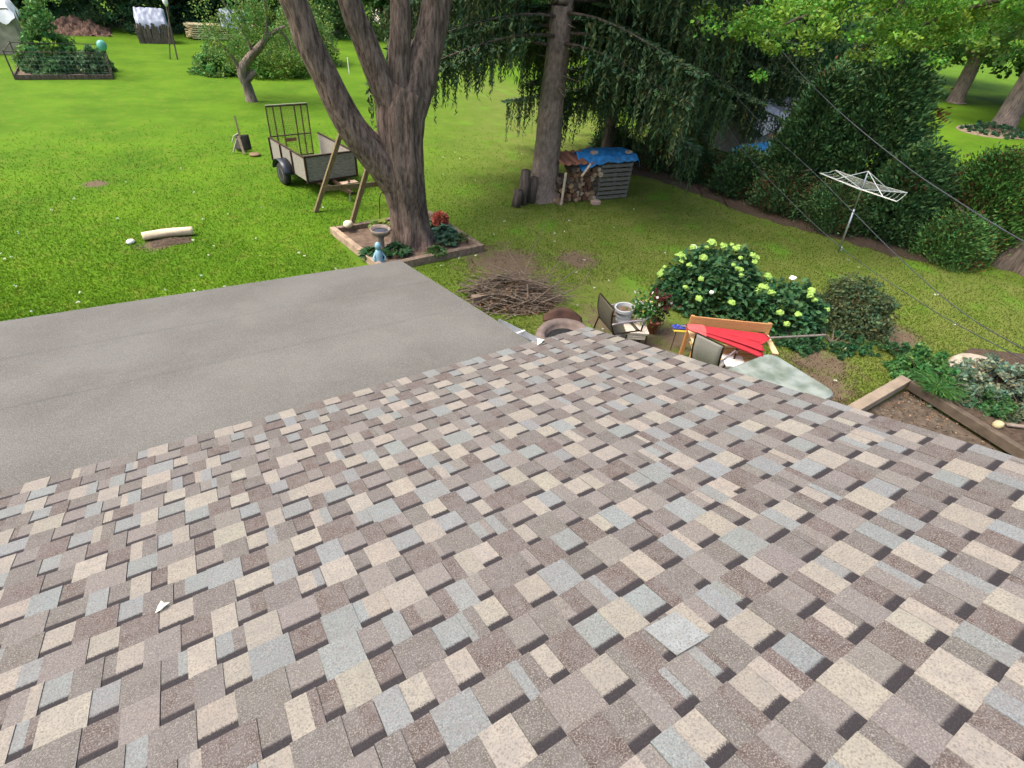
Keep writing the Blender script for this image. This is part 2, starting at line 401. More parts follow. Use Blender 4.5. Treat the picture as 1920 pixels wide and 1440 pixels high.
a = me.attributes.new('tint', 'FLOAT_COLOR', 'FACE'); a.data.foreach_set('color', np.array(SH['c'], dtype=np.float32).ravel())
uvl = me.uv_layers.new(name='UVMap'); uvl.data.foreach_set('uv', np.array(SH['uv'], dtype=np.float32).ravel())
link('shingle_slope', me, SHINGLE, house)
# deck under the shingles, back slope, ridge
SE = S0 - DS * 25
d_ = MB(); d_.hexa([RP(-7, SE + .02, -.03), RP(RAKE - .02, SE + .02, -.03), RP(RAKE - .02, 1.55, -.03), RP(-7, 1.55, -.03),
                   RP(-7, SE + .02, -.006), RP(RAKE - .02, SE + .02, -.006), RP(RAKE - .02, 1.55, -.006), RP(-7, 1.55, -.006)])
d_.build('roof_deck', WOOD_GREY, house)
rb = RP(0, 1.55, 0)
d_ = MB(); d_.hexa([(-7, rb.y, rb.z - .06), (RAKE, rb.y, rb.z - .06), (RAKE, rb.y - 5.3, rb.z - 1.83), (-7, rb.y - 5.3, rb.z - 1.83), (-7, rb.y, rb.z), (RAKE, rb.y, rb.z), (RAKE, rb.y - 5.3, rb.z - 1.77), (-7, rb.y - 5.3, rb.z - 1.77)][0:8])
d_.build('back_slope', mat('back_shingle', (.25, .22, .2), .95, .3, 9), house)
# white drip edge / rake board, fascia
d_ = MB(); d_.bar(RP(RAKE - .004, SE - .004, -.055), RP(RAKE - .004, 1.55, -.055), .02, .10, N_ROOF); d_.build('rake_board', ALU, house)
d_ = MB(); d_.bar(RP(RAKE - .02, SE - .006, -.06), RP(2.36, SE - .006, -.06), .02, .10); d_.build('fascia', ALU, house)
d_ = MB(); d_.box((-2.1, -2.2, 1.15), (9.8, 9.9, 2.3)); d_.hexa([(-6.99, 2.7, 2.29), (2.79, 2.7, 2.29), (2.79, -7, 2.29), (-6.99, -7, 2.29), (-6.99, -1.9, 4.0), (2.79, -1.9, 4.0), (2.79, -2.1, 4.0), (-6.99, -2.1, 4.0)])
d_.build('wall', SIDING, house)
# addition roof
A0 = P(985, 634, 2.465); A1 = P(750, 487, 1.95); B1 = P(0, 602, 1.95); slope = (A1.z - A0.z) / (A1.y - A0.y)
dl = (B1 - A1); B2 = A1 + dl * (9.0 / dl.length)
m, n, l, b = node_mat('granulated_membrane'); g = n.new('ShaderNodeNewGeometry')
n1 = tex('ShaderNodeTexNoise', 150, 3); n2 = tex('ShaderNodeTexNoise', 1.1, 5); n3 = tex('ShaderNodeTexNoise', 5, 5)
col = mxc(mr(n2.outputs[0], .38, .62), (.100, .097, .088), (.126, .124, .114)); col = mxc(mr(n3.outputs[0], .5, .75, 0, .3), col, (.165, .155, .138))
sp = n.new('ShaderNodeSeparateXYZ'); l.new(g.outputs['Position'], sp.inputs[0])
seamc = None
col = mxc(mr(n1.outputs[0], .5, .62, 0, .45), col, (.205, .202, .190)); col = mxc(mr(n1.outputs[0], .48, .38, 0, .45), col, (.062, .059, .055))
l.new(col, b.inputs['Base Color']); b.inputs['Roughness'].default_value = .93; b.inputs['Specular IOR Level'].default_value = .15
bp = n.new('ShaderNodeBump'); bp.inputs['Strength'].default_value = .4; bp.inputs['Distance'].default_value = .003; l.new(n1.outputs[0], bp.inputs['Height']); l.new(bp.outputs[0], b.inputs['Normal'])
MEMB = m
ADDW = MB()
def addroof(u, v):       # u along the slope (0 at the house), v from right edge to the left
    Rr = A0 + (A1 - A0) * u; Lf = Vector((-7.0, A0.y, A0.z)) + (B2 - Vector((-7.0, A0.y, A0.z))) * u
    q = Rr + (Lf - Rr) * v; q.z += .006 * noise3(q, 1.3) - .004; return q
back = Vector((0, -.25, .25 * -slope))
ADDW.sheet(lambda u, v: addroof(u, v), 24, 60); ADDW.sheet(lambda u, v: addroof(0, v) + back * (1 - u), 1, 60)
o = ADDW.build('addition_roof', MEMB, house, smooth=True)
for us in (.33, .66):
    q = MB(); q.sheet(lambda u, v: addroof(us + .30 * u * .12, v) + Vector((0, 0, .0014)), 2, 60); q.build('membrane_lap', MEMB, house)
d_ = MB()
c0, c1, c2, c3 = addroof(0, 0), addroof(1, 0), addroof(1, 1), addroof(0, 1)
d_.hexa([c0 + Vector((-.01, 0, -.14)), c3 + Vector((0, 0, -.14)), c2 + Vector((0, -.01, -.14)), c1 + Vector((-.01, -.01, -.14)), c0 + Vector((-.01, 0, -.014)), c3 + Vector((0, 0, -.014)), c2 + Vector((0, -.01, -.014)), c1 + Vector((-.01, -.01, -.014))])
d_.build('addition_fascia', mat('brown_fascia', (.16, .13, .11), .7), house)
d_ = MB(); d_.hexa([(-6.6, 2.7, 0), (2.1, 2.7, 0), (2.1, 5.9, 0), (-6.6, 5.9, 0), (-6.6, 2.7, 2.3), (2.1, 2.7, 2.3), (2.1, 5.9, 1.83), (-6.6, 5.9, 1.83)]); d_.build('addition_wall', SIDING, house)
# short metal gutter under the right edge of the addition roof
gt = MB(); e0 = P(1001, 636, 2.40); e1 = P(928, 600, 2.30)
dg = (e1 - e0).normalized(); sdv = Vector((dg.y, -dg.x, 0)).normalized()
prof = [(-.035, .0), (-.035, -.06), (.035, -.06), (.055, .0), (.047, .0), (.03, -.052), (-.027, -.052), (-.027, .0)]
vsg = [p_ + sdv * a_ + Vector((0, 0, z_)) for p_ in (e0, e1) for a_, z_ in prof]
gt.add(vsg, [(i, (i + 1) % 8, 8 + (i + 1) % 8, 8 + i) for i in range(8)])
gut = gt.build('gutter', STEEL, house)
gs = MB(); q_ = e0 + (e1 - e0) * .35; gs.bar(q_ - sdv * .05, q_ + sdv * .065, .02, .004); gs.build('gutter_strap', ALU, gut)
# loose tab of slate-blue shingle on the slope
lt = MB(); p_ = onroof(1268, 1186, .0115); X_ = Vector((1, 0, 0))
lt.box(p_ + N_ROOF * .0, (.14, .135, .004), Vector((.995, -.06, .0)), UP_ROOF + Vector((.06, 0, 0)) + N_ROOF * .012, col=(.215, .245, .25, 0))
lo = lt.build('loose_shingle', SHINGLE, house); lo.data.uv_layers.new(name='UVMap')
def leaf_on(px, py, label, sc=1):
    c_ = onroof(px, py, .016); q = MB()
    q.add([c_ + Vector(v) * sc for v in ((-.032, -.022, 0), (-.012, .012, .010), (.002, .040, .004), (.014, .012, .012), (.042, .006, .003), (.012, -.014, .012), (-.004, -.022, .008))], [(0, 1, 6), (1, 2, 3), (1, 3, 5, 6), (3, 4, 5)])
    setp(q.build('fallen_leaf', mat('pale_leaf', (.55, .66, .50), .6, .1), None), label, 'leaf', 'pale leaves fallen on the shingles')
leaf_on(303, 1138, 'pale leaf lying on the shingles at the lower left of the roof', .7)
leaf_on(1012, 641, 'pale leaf lying on the shingles near the far eave corner', 1.4)

# ------------------------------------------------------------------ trees
def ridge(an, z): return .045 * (abs(noise3((math.cos(an) * 7, math.sin(an) * 7, z * 1.4), 1)) - .18) + .02 * noise3((math.cos(an) * 19, math.sin(an) * 19, z * 3.5), 1)
def tree_lob(k1=.08, ph=0):
    def f(an, t, p): return 1 + k1 * (math.sin(3 * an + ph) * .4 + math.sin(7 * an + p.z * .9) * .5 + .9 * noise3((math.cos(an) * 2.2, math.sin(an) * 2.2, p.z * .8 + ph))) + ridge(an, p.z)
    return f
# --- the big maple by the timber bed
mb = P(772, 462); maple = thing('maple_tree', 'large multi-stemmed maple with furrowed bark inside the square timber bed', 'tree', (mb.x, mb.y, 0))
YM = 10.75; tk = MB()
trunk_px = [(775, 462, 44), (774, 448, 37), (770, 420, 34), (765, 385, 33.5), (757, 345, 38), (752, 300, 41), (752, 250, 41), (754, 205, 44), (765, 170, 44)]
pr = [PR(x, y, YM, h) for x, y, h in trunk_px]
pr[0] = (Vector((pr[0][0].x, YM, -.05)), pr[0][1] * 1.18)
def flare(an, t, p):
    f = max(0, 1 - p.z / .5); return (1 + .22 * f * math.sin(5 * an + 1) + .05 * math.sin(9 * an + p.z) + .05 * noise3((math.cos(an) * 3, math.sin(an) * 3, p.z))) + ridge(an, p.z)
tk.tube(curve([p for p, _ in pr], 12), interp([r_ for _, r_ in pr], 12), 84, lob=flare)
def limb(pxs, ext, Y1=YM, Y2=YM, er=.1):
    pr = []; nn = len(pxs)
    for i, (x, y, h) in enumerate(pxs):
        pr.append(PR(x, y, Y1 + (Y2 - Y1) * i / (nn - 1), h))
    pts = [p for p, _ in pr] + [Vector(e) for e in ext]; rr_ = [r_ for _, r_ in pr] + [pr[-1][1] * (1 - (i + 1) / (len(ext) + .6)) + er * .3 for i in range(len(ext))]
    tk.tube(curve(pts, 12), interp(rr_, 12), 60, lob=tree_lob(.07, random.random() * 6)); return pts
limb([(757, 372, 24), (742, 338, 31), (702, 292, 29), (662, 243, 27), (630, 187, 26), (603, 131, 25), (576, 75, 25), (549, 0, 24)], [(1.7, 10.8, 6.6), (.6, 10.4, 8.8), (-.3, 10, 10.8)])
limb([(742, 215, 27), (722, 170, 24), (705, 131, 23), (683, 75, 23), (655, 0, 21)], [(3.1, 10.9, 6.4), (2.5, 11.6, 8.8), (2.3, 12, 11)])
limb([(752, 215, 26), (750, 160, 22), (749, 100, 20), (750, 0, 18)], [(4.4, 11.3, 6.8), (4.4, 12.2, 9.2), (4.3, 12.6, 11.4)])
limb([(762, 215, 35), (785, 150, 31), (797, 100, 29), (805, 75, 28), (818, 0, 27)], [(5.4, 10.8, 6.6), (6.2, 10.5, 8.8), (6.6, 10, 11)])
limb([(792, 120, 16), (810, 60, 11), (828, -30, 8)], [(5.9, 10.8, 6.2), (7, 11, 8.5)])
tk.build('trunk', BARK_MAPLE, maple, smooth=True)
cc = unit(75) * np.array([5.6, 5.0, 2.6]) * (.45 + .55 * RNG.rand(75, 1)) + np.array([3.9, 11.3, 10.6])
cc = cc[cc[:, 2] > 8.2]
q, t = clumps(cc, .6 + .5 * RNG.rand(len(cc)), 130, .17, .13, (.07, .16, .025)); quad_mesh('crown', q, t, LEAF, maple)
# seam of red-brown heartwood showing in the bark
d_ = MB()
pts_ = [PY(x, y, YM) for x, y in ((762, 372), (764, 400), (768, 425), (772, 447))]
pts_ = [p + (EYE - p).normalized() * r_ for p, r_ in zip(pts_, (.345, .352, .375, .41))]
d_.tube(curve(pts_, 5), interp([.01, .035, .04, .02], 5), 8); d_.build('bark_seam', mat('red_heartwood', (.14, .045, .025), .9, .4, 20, stretch=(4, 4, .5), bump=.6), maple, smooth=True)

# --- Norway spruces: drooping branches hung with curtains of twigs
def spruce_crown(seed, zmin=2.9, ztop=15.0, R=4.3, nb=70, dens=1.0, hang=1.0, bare=None):
    rs = np.random.RandomState(seed); random.seed(seed); Q = []; T = []; br = MB()
    for i in range(nb):
        f = (i + .5) / nb; z0 = zmin + (ztop - zmin) * f ** 1.15; az = (i * 2.39996 + rs.uniform(-.3, .3)) % 6.28318
        if bare and z0 < 8.5 and abs((az - bare + 3.14159) % 6.28318 - 3.14159) < .75: continue
        Lb = R * (1 - f) ** .75 * rs.uniform(.75, 1.12) + .4
        dirh = Vector((math.cos(az), math.sin(az), 0)); sd_ = Vector((-dirh.y, dirh.x, 0))
        pts = [dirh * (Lb * u) + Vector((0, 0, z0 + .10 * Lb * u - .42 * Lb * u * u * (1.15 - .4 * u) + .10 * Lb * max(0, u - .75))) for u in np.linspace(0, 1, 9)]
        br.tube(pts, [max(.009, .045 * (1 - u) * (1 - f * .6)) for u in np.linspace(0, 1, 9)], 5)
        ns = int(Lb * 21 * dens)
        for k in range(ns):
            u = rs.uniform(.18, 1.0) ** .8; j = min(7, int(u * 8)); p = pts[j].lerp(pts[j + 1], u * 8 - j)
            w = (1 - abs(u - .45)) * .55 * min(1.3, Lb / 3) * rs.uniform(-1, 1)
            p = p + sd_ * w + Vector((0, 0, -.12 * abs(w)))
            Ls = rs.uniform(.22, .85) * hang * (1.1 - .5 * f) * (.6 + .6 * u); m_ = max(5, int(Ls * 22))
            tt = np.linspace(0, 1, m_); sway = rs.normal(0, .05, 2)
            c_ = np.array(p)[None] + np.stack([sway[0] * tt, sway[1] * tt, -Ls * tt], 1) + rs.normal(0, .018, (m_, 3))
            dd = np.stack([rs.normal(0, .7, m_), rs.normal(0, .7, m_), -np.ones(m_)], 1)
            Q.append(leaves(c_, .15, .052 * (1.3 - .8 * tt), dd)); base = np.array((.052, .098, .042)) * rs.uniform(.55, 1.6) * np.array([rs.uniform(.8, 1.5), 1, rs.uniform(.7, 1.2)])
            T.append(tints(m_, base, .25))
        # foliage along the bough itself
        m_ = int(Lb * 90 * dens); u = rs.uniform(.15, 1, m_); idx = np.minimum((u * 8).astype(int), 7)
        pa = np.array([list(p) for p in pts]); c_ = pa[idx] + (pa[idx + 1] - pa[idx]) * (u * 8 - idx)[:, None]
        w = rs.uniform(-1, 1, m_) * .5 * (1 - np.abs(u - .45)) * min(1.3, Lb / 3)
        c_ = c_ + np.array(sd_)[None] * w[:, None]; c_[:, 2] -= .12 * np.abs(w)
        dd = np.array(dirh)[None] * .6 + np.array(sd_)[None] * np.sign(w)[:, None] + rs.normal(0, .2, (m_, 3))
        Q.append(leaves(c_, .28, .075, dd, flat=.6)); T.append(tints(m_, (.055, .11, .046), .4))
    return np.concatenate(Q), np.concatenate(T), br
def shift(mbuilder, o): mbuilder.v = [(v[0] + o[0], v[1] + o[1], v[2] + o[2]) for v in mbuilder.v]; return mbuilder
sb = P(1016, 372); YS = sb.y
spr = thing('spruce_tree', 'tall spruce with bare grey-brown lower trunk and weeping curtains of dark twigs', 'tree', (sb.x, sb.y, 0), 'spruces behind the firewood')
tk = MB(); pr = [PR(x, y, YS, h) for x, y, h in ((1018, 378, 36), (1018, 362, 29), (1021, 330, 25), (1027, 270, 23), (1034, 200, 22), (1044, 110, 21), (1054, 20, 20), (1060, -30, 19))]
pts_ = [p for p, _ in pr]; pts_[0] = Vector((pts_[0].x, YS, -.05))
tk.tube(curve(pts_ + [Vector((9.05, 12.4, 9)), Vector((9.0, 12.4, 15.6))], 6), interp([r_ for _, r_ in pr] + [.17, .03], 6), 28, lob=flare)
for i in range(14):      # short dead stubs
    z_ = random.uniform(1.8, 4.6); a_ = random.uniform(0, 6.28); p_ = Vector((9.09, 12.42, z_)); e_ = p_ + Vector((math.cos(a_), math.sin(a_), random.uniform(-.3, .1))) * random.uniform(.35, .8)
    tk.tube([p_, e_], [.022, .008], 5)
tk.build('trunk', BARK_SPRUCE, spr, smooth=True)
q, t, br = spruce_crown(3, zmin=3.7, R=4.3, nb=110, hang=1.2, bare=4.08, dens=1.3)
o_ = np.array([9.07, 12.42, 0]); quad_mesh('crown', q + o_, t, NEEDLE, spr); shift(br, o_).build('bough', BARK_DARK, spr, smooth=True)
# second spruce kind, slimmer, copied along the back of the bed
q2, t2, br2 = spruce_crown(8, zmin=2.2, ztop=14, R=3.5, nb=92, dens=1.0, hang=1.25)
sp2 = thing('spruce_tree', '', 'tree', (0, 0, 0), 'spruces behind the firewood')
crown2 = quad_mesh('crown', q2, t2, NEEDLE, sp2); b2 = br2.build('bough', BARK_DARK, sp2, smooth=True)
tk = MB(); tk.tube([(0, 0, -.05), (0, 0, .4), (.05, 0, 4), (.02, .03, 9), (0, 0, 14.4)], [.26, .19, .16, .1, .02], 14); trunk2 = tk.build('trunk', BARK_DARK, sp2, smooth=True)
def copy_thing(root, loc, rz=0, sc=1, label=None):
    r_ = root.copy(); C.objects.link(r_); r_.location = loc; r_.rotation_euler = (0, 0, rz); r_.scale = (sc, sc, sc)
    if label: r_['label'] = label
    for ch in [c for c in root.children]:
        c_ = ch.copy(); C.objects.link(c_); c_.parent = r_
        for g2 in ch.children:
            d2 = g2.copy(); C.objects.link(d2); d2.parent = c_
    return r_
SPOTS = [((13.2, 14.6), 0, 1.0, 'dark weeping spruce just right of the bare-trunked spruce, behind the pallet crate'),
         ((17.2, 15.4), 1.9, .95, 'dark weeping spruce deepest in the row, above the lit gap in the lawn'),
         ((23.5, 20.5), 3.7, 1.0, 'dark weeping spruce far beyond the row, behind the grey covered pile'),
         ((20.6, 16.4), 5.0, 1.0, 'dark weeping spruce just beyond the grey covered pile')]
for i, ((x_, y_), rz, sc, lb) in enumerate(SPOTS):
    if i == 0: sp2.location = (x_, y_, 0); sp2['label'] = lb
    else: copy_thing(sp2, (x_, y_, 0), rz, sc, lb)

# --- arborvitae / cedars: dense upright fans of scale foliage
def cedar_crown(seed, H, R, n=30000, base=(.016, .048, .014), brown=0.0, L=.13):
    rs = np.random.RandomState(seed); k = n // 60; u = rs.rand(k); z = H * (.04 + .96 * u); a = rs.uniform(0, 6.283, k)
    r0 = R * np.clip(np.sqrt(np.clip(1 - (z / H) ** 1.7, 0, 1)) * (.72 + .28 * np.minimum(1, z / (H * .25))), .05, 1)
    r0 = r0 * (1 + .16 * np.sin(3 * a + z * 1.3 + seed) + .12 * rs.uniform(-1, 1, k))
    rr_ = r0 * (1 - .35 * rs.rand(k) ** 2)
    cen = np.stack([np.cos(a) * rr_, np.sin(a) * rr_, z], 1); per = 60
    c = np.repeat(cen, per, 0); out = np.repeat(np.stack([np.cos(a), np.sin(a), np.full(k, .9)], 1), per, 0)
    nn = len(c); c = c + rs.normal(0, .13, (nn, 3)) * np.array([1, 1, 1.25])
    d = out + rs.normal(0, .45, (nn, 3)); kb = np.repeat(rs.uniform(.5, 1.55, k), per)[:, None]
    t = tints(nn, base, .25) * kb
    if brown:
        bm = np.repeat(rs.rand(k) < brown, per); t[bm] = tints(bm.sum(), (.11, .055, .022), .3)
    return leaves(c, L, L * .42, d), t
def cedar(loc, H, R, seed, label, n=30000, base=(.056, .125, .042), brown=0.03, name='cedar_tree', cat='tree', group='cedars along the dark border', L=.145):
    o = thing(name, label, cat, (loc[0], loc[1], 0), group)
    q, t = cedar_crown(seed, H, R, n, base, brown, L); quad_mesh('crown', q + np.array([loc[0], loc[1], .0]), t, NEEDLE, o)
    tk = MB(); tk.tube([(loc[0], loc[1], -.05), (loc[0], loc[1], H * .8)], [R * .09 + .03, .03], 10)
    for i in range(5):
        a_ = i * 1.3 + seed; tk.tube([(loc[0], loc[1], .3 + .2 * i), (loc[0] + math.cos(a_) * R * .5, loc[1] + math.sin(a_) * R * .5, H * .35 + .25 * i)], [.04, .015], 5)
    tk.build('trunk', BARK_DARK, o, smooth=True); return o
cedar((17.9, 8.5), 4.2, 1.5, 1, 'tallest dark cedar at the right end of the dark mass, beside the open lawn', 30000)
cedar((16.9, 9.6), 3.6, 1.15, 2, 'dark cedar directly behind the rotary clothesline', 17000)
cedar((17.4, 6.7), 2.2, 1.05, 3, 'low dark cedar just right of the clothesline pole', 22000)
cedar((15.9, 10.9), 1.1, .8, 4, 'short dark cedar left of the clothesline, below the blue plastic', 9000)
cedar((20.3, 10.9), 4.2, 1.3, 6, 'dark cedar standing furthest back behind the tallest cedar', 16000)
cedar((18.9, 5.3), 2.3, 1.45, 5, 'rounded bright green arborvitae bush with rusty brown patches', 34000, (.085, .20, .040), .13, 'arborvitae_bush', 'bush', None, .11)
cedar((17.2, 5.0), 1.0, .9, 9, 'low leafy evergreen shrub at the foot of the arborvitae bush', 12000, (.08, .18, .045), .08, 'evergreen_shrub', 'shrub', 'low shrubs along the dark border', .1)
cedar((16.3, 7.7), 1.15, 1.0, 10, 'low evergreen shrub directly behind the clothesline pole', 12000, (.065, .14, .045), .1, 'evergreen_shrub', 'shrub', 'low shrubs along the dark border', .1)
for i_, (x_, y_, H_, R_, lb_) in enumerate(((1150, 290, .8, .8, 'low dark shrub in the border right behind the pallet crate'), (1235, 312, .95, .95, 'low dark shrub in the border, second to the right of the pallet crate'),
        (1310, 335, .8, .85, 'low dark shrub in the border, third to the right of the pallet crate'), (1385, 362, 1.0, .9, 'low dark shrub in the border just below the blue plastic'))):
    p_ = P(x_, y_); cedar((p_.x, p_.y), H_, R_, 40 + i_, lb_, 8000, (.05, .11, .04), .12, 'evergreen_shrub', 'shrub', 'low shrubs along the dark border', .11)
cedar((15.9, 9.2), 1.0, .95, 12, 'low evergreen shrub at the left end of the border, below the short cedar', 11000, (.062, .13, .045), .12, 'evergreen_shrub', 'shrub', 'low shrubs along the dark border', .1)

# --- apple tree far left of the maple
ab = P(472, 190); apple = thing('apple_tree', 'small leaning apple tree with crooked forked trunk on the bright lawn', 'tree', (ab.x, ab.y, 0))
YA = ab.y; tk = MB()
def tpx(lst, Y, n=14):
    pr = [PR(x, y, Y, h) for x, y, h in lst]; tk.tube(curve([p for p, _ in pr], 4), interp([r_ for _, r_ in pr], 4), n, lob=tree_lob(.12, random.random() * 6))
tpx([(473, 193, 11), (468, 175, 9), (462, 158, 8.5), (455, 145, 8), (455, 128, 8), (468, 108, 7), (487, 88, 6), (508, 64, 4.5), (535, 50, 3)], YA)
tpx([(458, 155, 8), (464, 148, 7), (474, 138, 5.5), (478, 134, 6)], YA)
tpx([(452, 142, 6), (446, 125, 3), (430, 100, 2.5), (405, 75, 2)], YA)
tpx([(487, 88, 4), (500, 60, 3), (498, 20, 2.5), (490, -30, 2)], YA)
tpx([(520, 57, 3), (540, 75, 2), (545, 95, 1.5)], YA)
tpx([(475, 100, 3.5), (455, 60, 2.5), (430, 20, 2), (400, -20, 1.5)], YA)
tk.build('trunk', BARK_PINK, apple, smooth=True)
cen = []
for x, y, k, s in ((430, 45, 16, 40), (480, 20, 18, 45), (400, 75, 10, 25), (540, 25, 12, 40), (530, 75, 8, 26), (455, 80, 8, 24), (420, 100, 6, 18), (440, -30, 16, 60), (540, -30, 14, 60)):
    for i in range(k):
        p = PY(x + random.gauss(0, s * .6), y + random.gauss(0, s * .5), YA + random.uniform(-1.6, 1.6)); cen.append(list(p))
cen = np.array(cen); cen = cen[cen[:, 2] > 1.3]
q, t = clumps(cen, .22 + .22 * RNG.rand(len(cen)), 75, .11, .06, (.13, .23, .05), shell=.1, squash=1.5, flat=0); quad_mesh('crown', q, t, LEAF, apple)

# --- right-hand big tree whose boughs hang into the top right corner
bb = P(1905, 470); bt = thing('boundary_tree', 'thick grey leaning trunk at the right edge with bright boughs hanging overhead', 'tree', (bb.x, bb.y, 0))
tk = MB(); bx, by = 18.75, 3.75
tk.tube(curve([(bx, by, -.05), (bx, by, .3), (bx + .12, by - .1, 1.6), (bx + .3, by - .5, 4), (bx + .4, by - .9, 7), (bx, by - 1, 11)], 6), interp([.80, .62, .5, .45, .36, .15], 6), 28, lob=flare)
BOUGH = [[(bx + .2, by - .6, 5.2), (16.5, 5.0, 6.4), (14.2, 6.3, 6.3), (12.4, 7.6, 5.2), (11.2, 8.4, 4.5)],
         [(bx + .3, by - .6, 6.0), (17.4, 5.6, 7.2), (15.6, 8.0, 6.9), (14.2, 10.0, 4.9)],
         [(bx + .3, by - .6, 5.6), (17.4, 4.6, 6.0), (15.2, 6.2, 5.4), (13.2, 6.9, 4.6)],
         [(bx + .3, by - .6, 5.4), (18.5, 5.6, 6.2), (18.4, 7.4, 5.4), (18.4, 9.2, 4.6)],
         [(bx + .3, by - .8, 6.4), (20.5, 6.0, 7.2), (22, 8.0, 6.0), (23.4, 9.6, 4.8)],
         [(bx + .3, by - .9, 6.4), (21, 4.5, 6.6), (24, 5.4, 5.6), (26, 6.2, 4.4)],
         [(bx + .3, by - .9, 7.4), (16, 2.5, 8.6), (13, 3, 8.8)]]
bc = []
for bo in BOUGH:
    cpts = curve(bo, 6); tk.tube(cpts, [.09 * (1 - i / len(cpts)) + .012 for i in range(len(cpts))], 6)
    for i, p in enumerate(cpts):
        if i < 7: continue
        for k in range(7): bc.append([p.x + random.gauss(0, .7), p.y + random.gauss(0, .7), p.z - abs(random.gauss(0, .35)) + .35])
tk.build('trunk', BARK_PINK if False else BARK_DARK, bt, smooth=True)
bc = np.array(bc); q, t = clumps(bc, .20 + .25 * RNG.rand(len(bc)), 90, .085, .06, (.13, .27, .03), shell=.1, squash=.5, flat=.6)
cc = unit(34) * np.array([4, 4, 2.4]) * (.4 + .6 * RNG.rand(34, 1)) + np.array([19.5, 1.5, 11.8]); q3, t3 = clumps(cc, .7 + .5 * RNG.rand(34), 110, .2, .15, (.07, .17, .02))
quad_mesh('crown', np.concatenate([q, q3]), np.concatenate([t, t3]), LEAF, bt)

# --- woodland edge and park trees in the distance
def far_tree_proto(seed, H, R, zlo, base, n=9000, leaf=.34, bark=BARK_DARK, tr=.3):
    rs = np.random.RandomState(seed); o = thing('tree', '', 'tree'); k = n // 45
    d = rs.normal(size=(k, 3)); d /= np.linalg.norm(d, axis=1)[:, None]; cz = (H + zlo) / 2
    cen = d * np.array([R, R, (H - zlo) / 2]) * (.55 + .45 * rs.rand(k, 1)) ** .8; cen[:, 2] += cz
    cen[:, :2] *= (1 + .25 * np.sin(cen[:, 2:3] * 1.7 + seed))
    q, t = clumps(cen, R * (.11 + .1 * rs.rand(k)), 45, leaf, leaf * .7, base, flat=.15, cvar=.45)
    quad_mesh('crown', q, t, LEAF, o)
    tk = MB(); tk.tube(curve([(0, 0, -.1), (.05, 0, .5), (.15, .1, H * .3), (0, .2, H * .8)], 4), interp([tr * 1.5, tr, tr * .8, tr * .2], 4), 14, lob=tree_lob(.1))
    for i in range(5):
        a_ = i * 1.26 + seed; z0 = zlo + .3 + i * .5; tk.tube([(0, 0, z0 * .8), (math.cos(a_) * R * .6, math.sin(a_) * R * .6, z0 + R * .5)], [tr * .35, .05], 6)
    tk.build('trunk', bark, o, smooth=True); return o
PR1 = far_tree_proto(21, 13, 4.6, .7, (.09, .18, .05), 13000)  # far foliage colours lightened in place of distance haze
PR2 = far_tree_proto(22, 11, 3.8, .5, (.16, .28, .07), 12000)
PR3 = far_tree_proto(23, 12, 4.2, .3, (.06, .13, .05), 13000)
PR4 = far_tree_proto(24, 13, 5.4, 2.3, (.12, .24, .06), 14000, .3, BARK_PINK, .55)
used = set()
def place(proto, x, y, rz, sc, label, grp):
    if id(proto) not in used:
        used.add(id(proto)); proto.location = (x, y, 0); proto.rotation_euler = (0, 0, rz); proto.scale = (sc,) * 3; proto['label'] = label; proto['group'] = grp; return proto
    o = copy_thing(proto, (x, y, 0), rz, sc, label); o['group'] = grp; return o
def gx(px, Y):   # x on the ground where the column px meets distance Y
    r = ray(px, -60); k = Y / r[1]; return r[0] * k
orders = 'first second third fourth fifth sixth seventh eighth ninth tenth eleventh twelfth thirteenth fourteenth fifteenth sixteenth seventeenth eighteenth'.split()
row = [(-120, 54, 1, 1.1), (30, 53, 3, 1.0), (135, 55, 1, 1.1), (225, 52.5, 3, 1.15), (310, 54, 3, 1.1), (385, 53, 3, 1.0), (455, 55, 1, 1.0), (545, 52, 2, 1.0), (635, 53, 2, 1.1), (715, 58, 1, 1.1), (815, 52, 2, 1.05), (910, 52, 2, 1.1), (1010, 54, 1, 1.1), (1110, 50, 2, 1.2), (1210, 46, 1, 1.2), (1310, 42, 2, 1.2), (1400, 38, 1, 1.2)]
KIND = {1: (PR1, 'green broadleaf'), 2: (PR2, 'yellow-green broadleaf'), 3: (PR3, 'dark dense')}
for i, (px, Y, k, sc) in enumerate(row):
    pr_, nm = KIND[k]; place(pr_, gx(px, Y), Y, i * 1.7, sc, f'{nm} tree, {orders[i]} from the left in the woodland edge behind the lawn', 'trees of the woodland edge')
place(PR3, 25.2, 17.0, 1.0, .62, 'dark tree closing the gap between spruces and cedars, behind the grey covered pile', 'trees behind the right lawn')
row2 = [(52, 27, 1.2), (60, 19, 1.2), (50, 34, 1.3), (66, 30, 1.4), (44, 38, 1.2), (64, 13, 1.3), (70, 6, 1.3), (58, 4, 1.2), (38, 43, 1.2)]
for i, (x_, y_, sc) in enumerate(row2):
    pr_, nm = KIND[(1, 2, 2, 1, 2, 1, 2, 1, 1)[i]]; place(pr_, x_, y_, i * 2.1, sc, f'{nm} tree, {orders[i]} counted inward from the far right background', 'trees behind the right lawn')
p1 = P(1882, 232); p2 = P(1792, 192)
place(PR4, 44.5, 14.0, 0, 1.15, 'thick pale-barked park tree on the right lawn, nearest the frame edge', 'park trees on the right lawn')
place(PR4, 53, 20.4, 2, .95, 'dark-trunked park tree on the right lawn, left of the pale-barked one', 'park trees on the right lawn')
place(PR4, 58, 14, 4, 1.0, 'park tree furthest away on the right lawn', 'park trees on the right lawn')

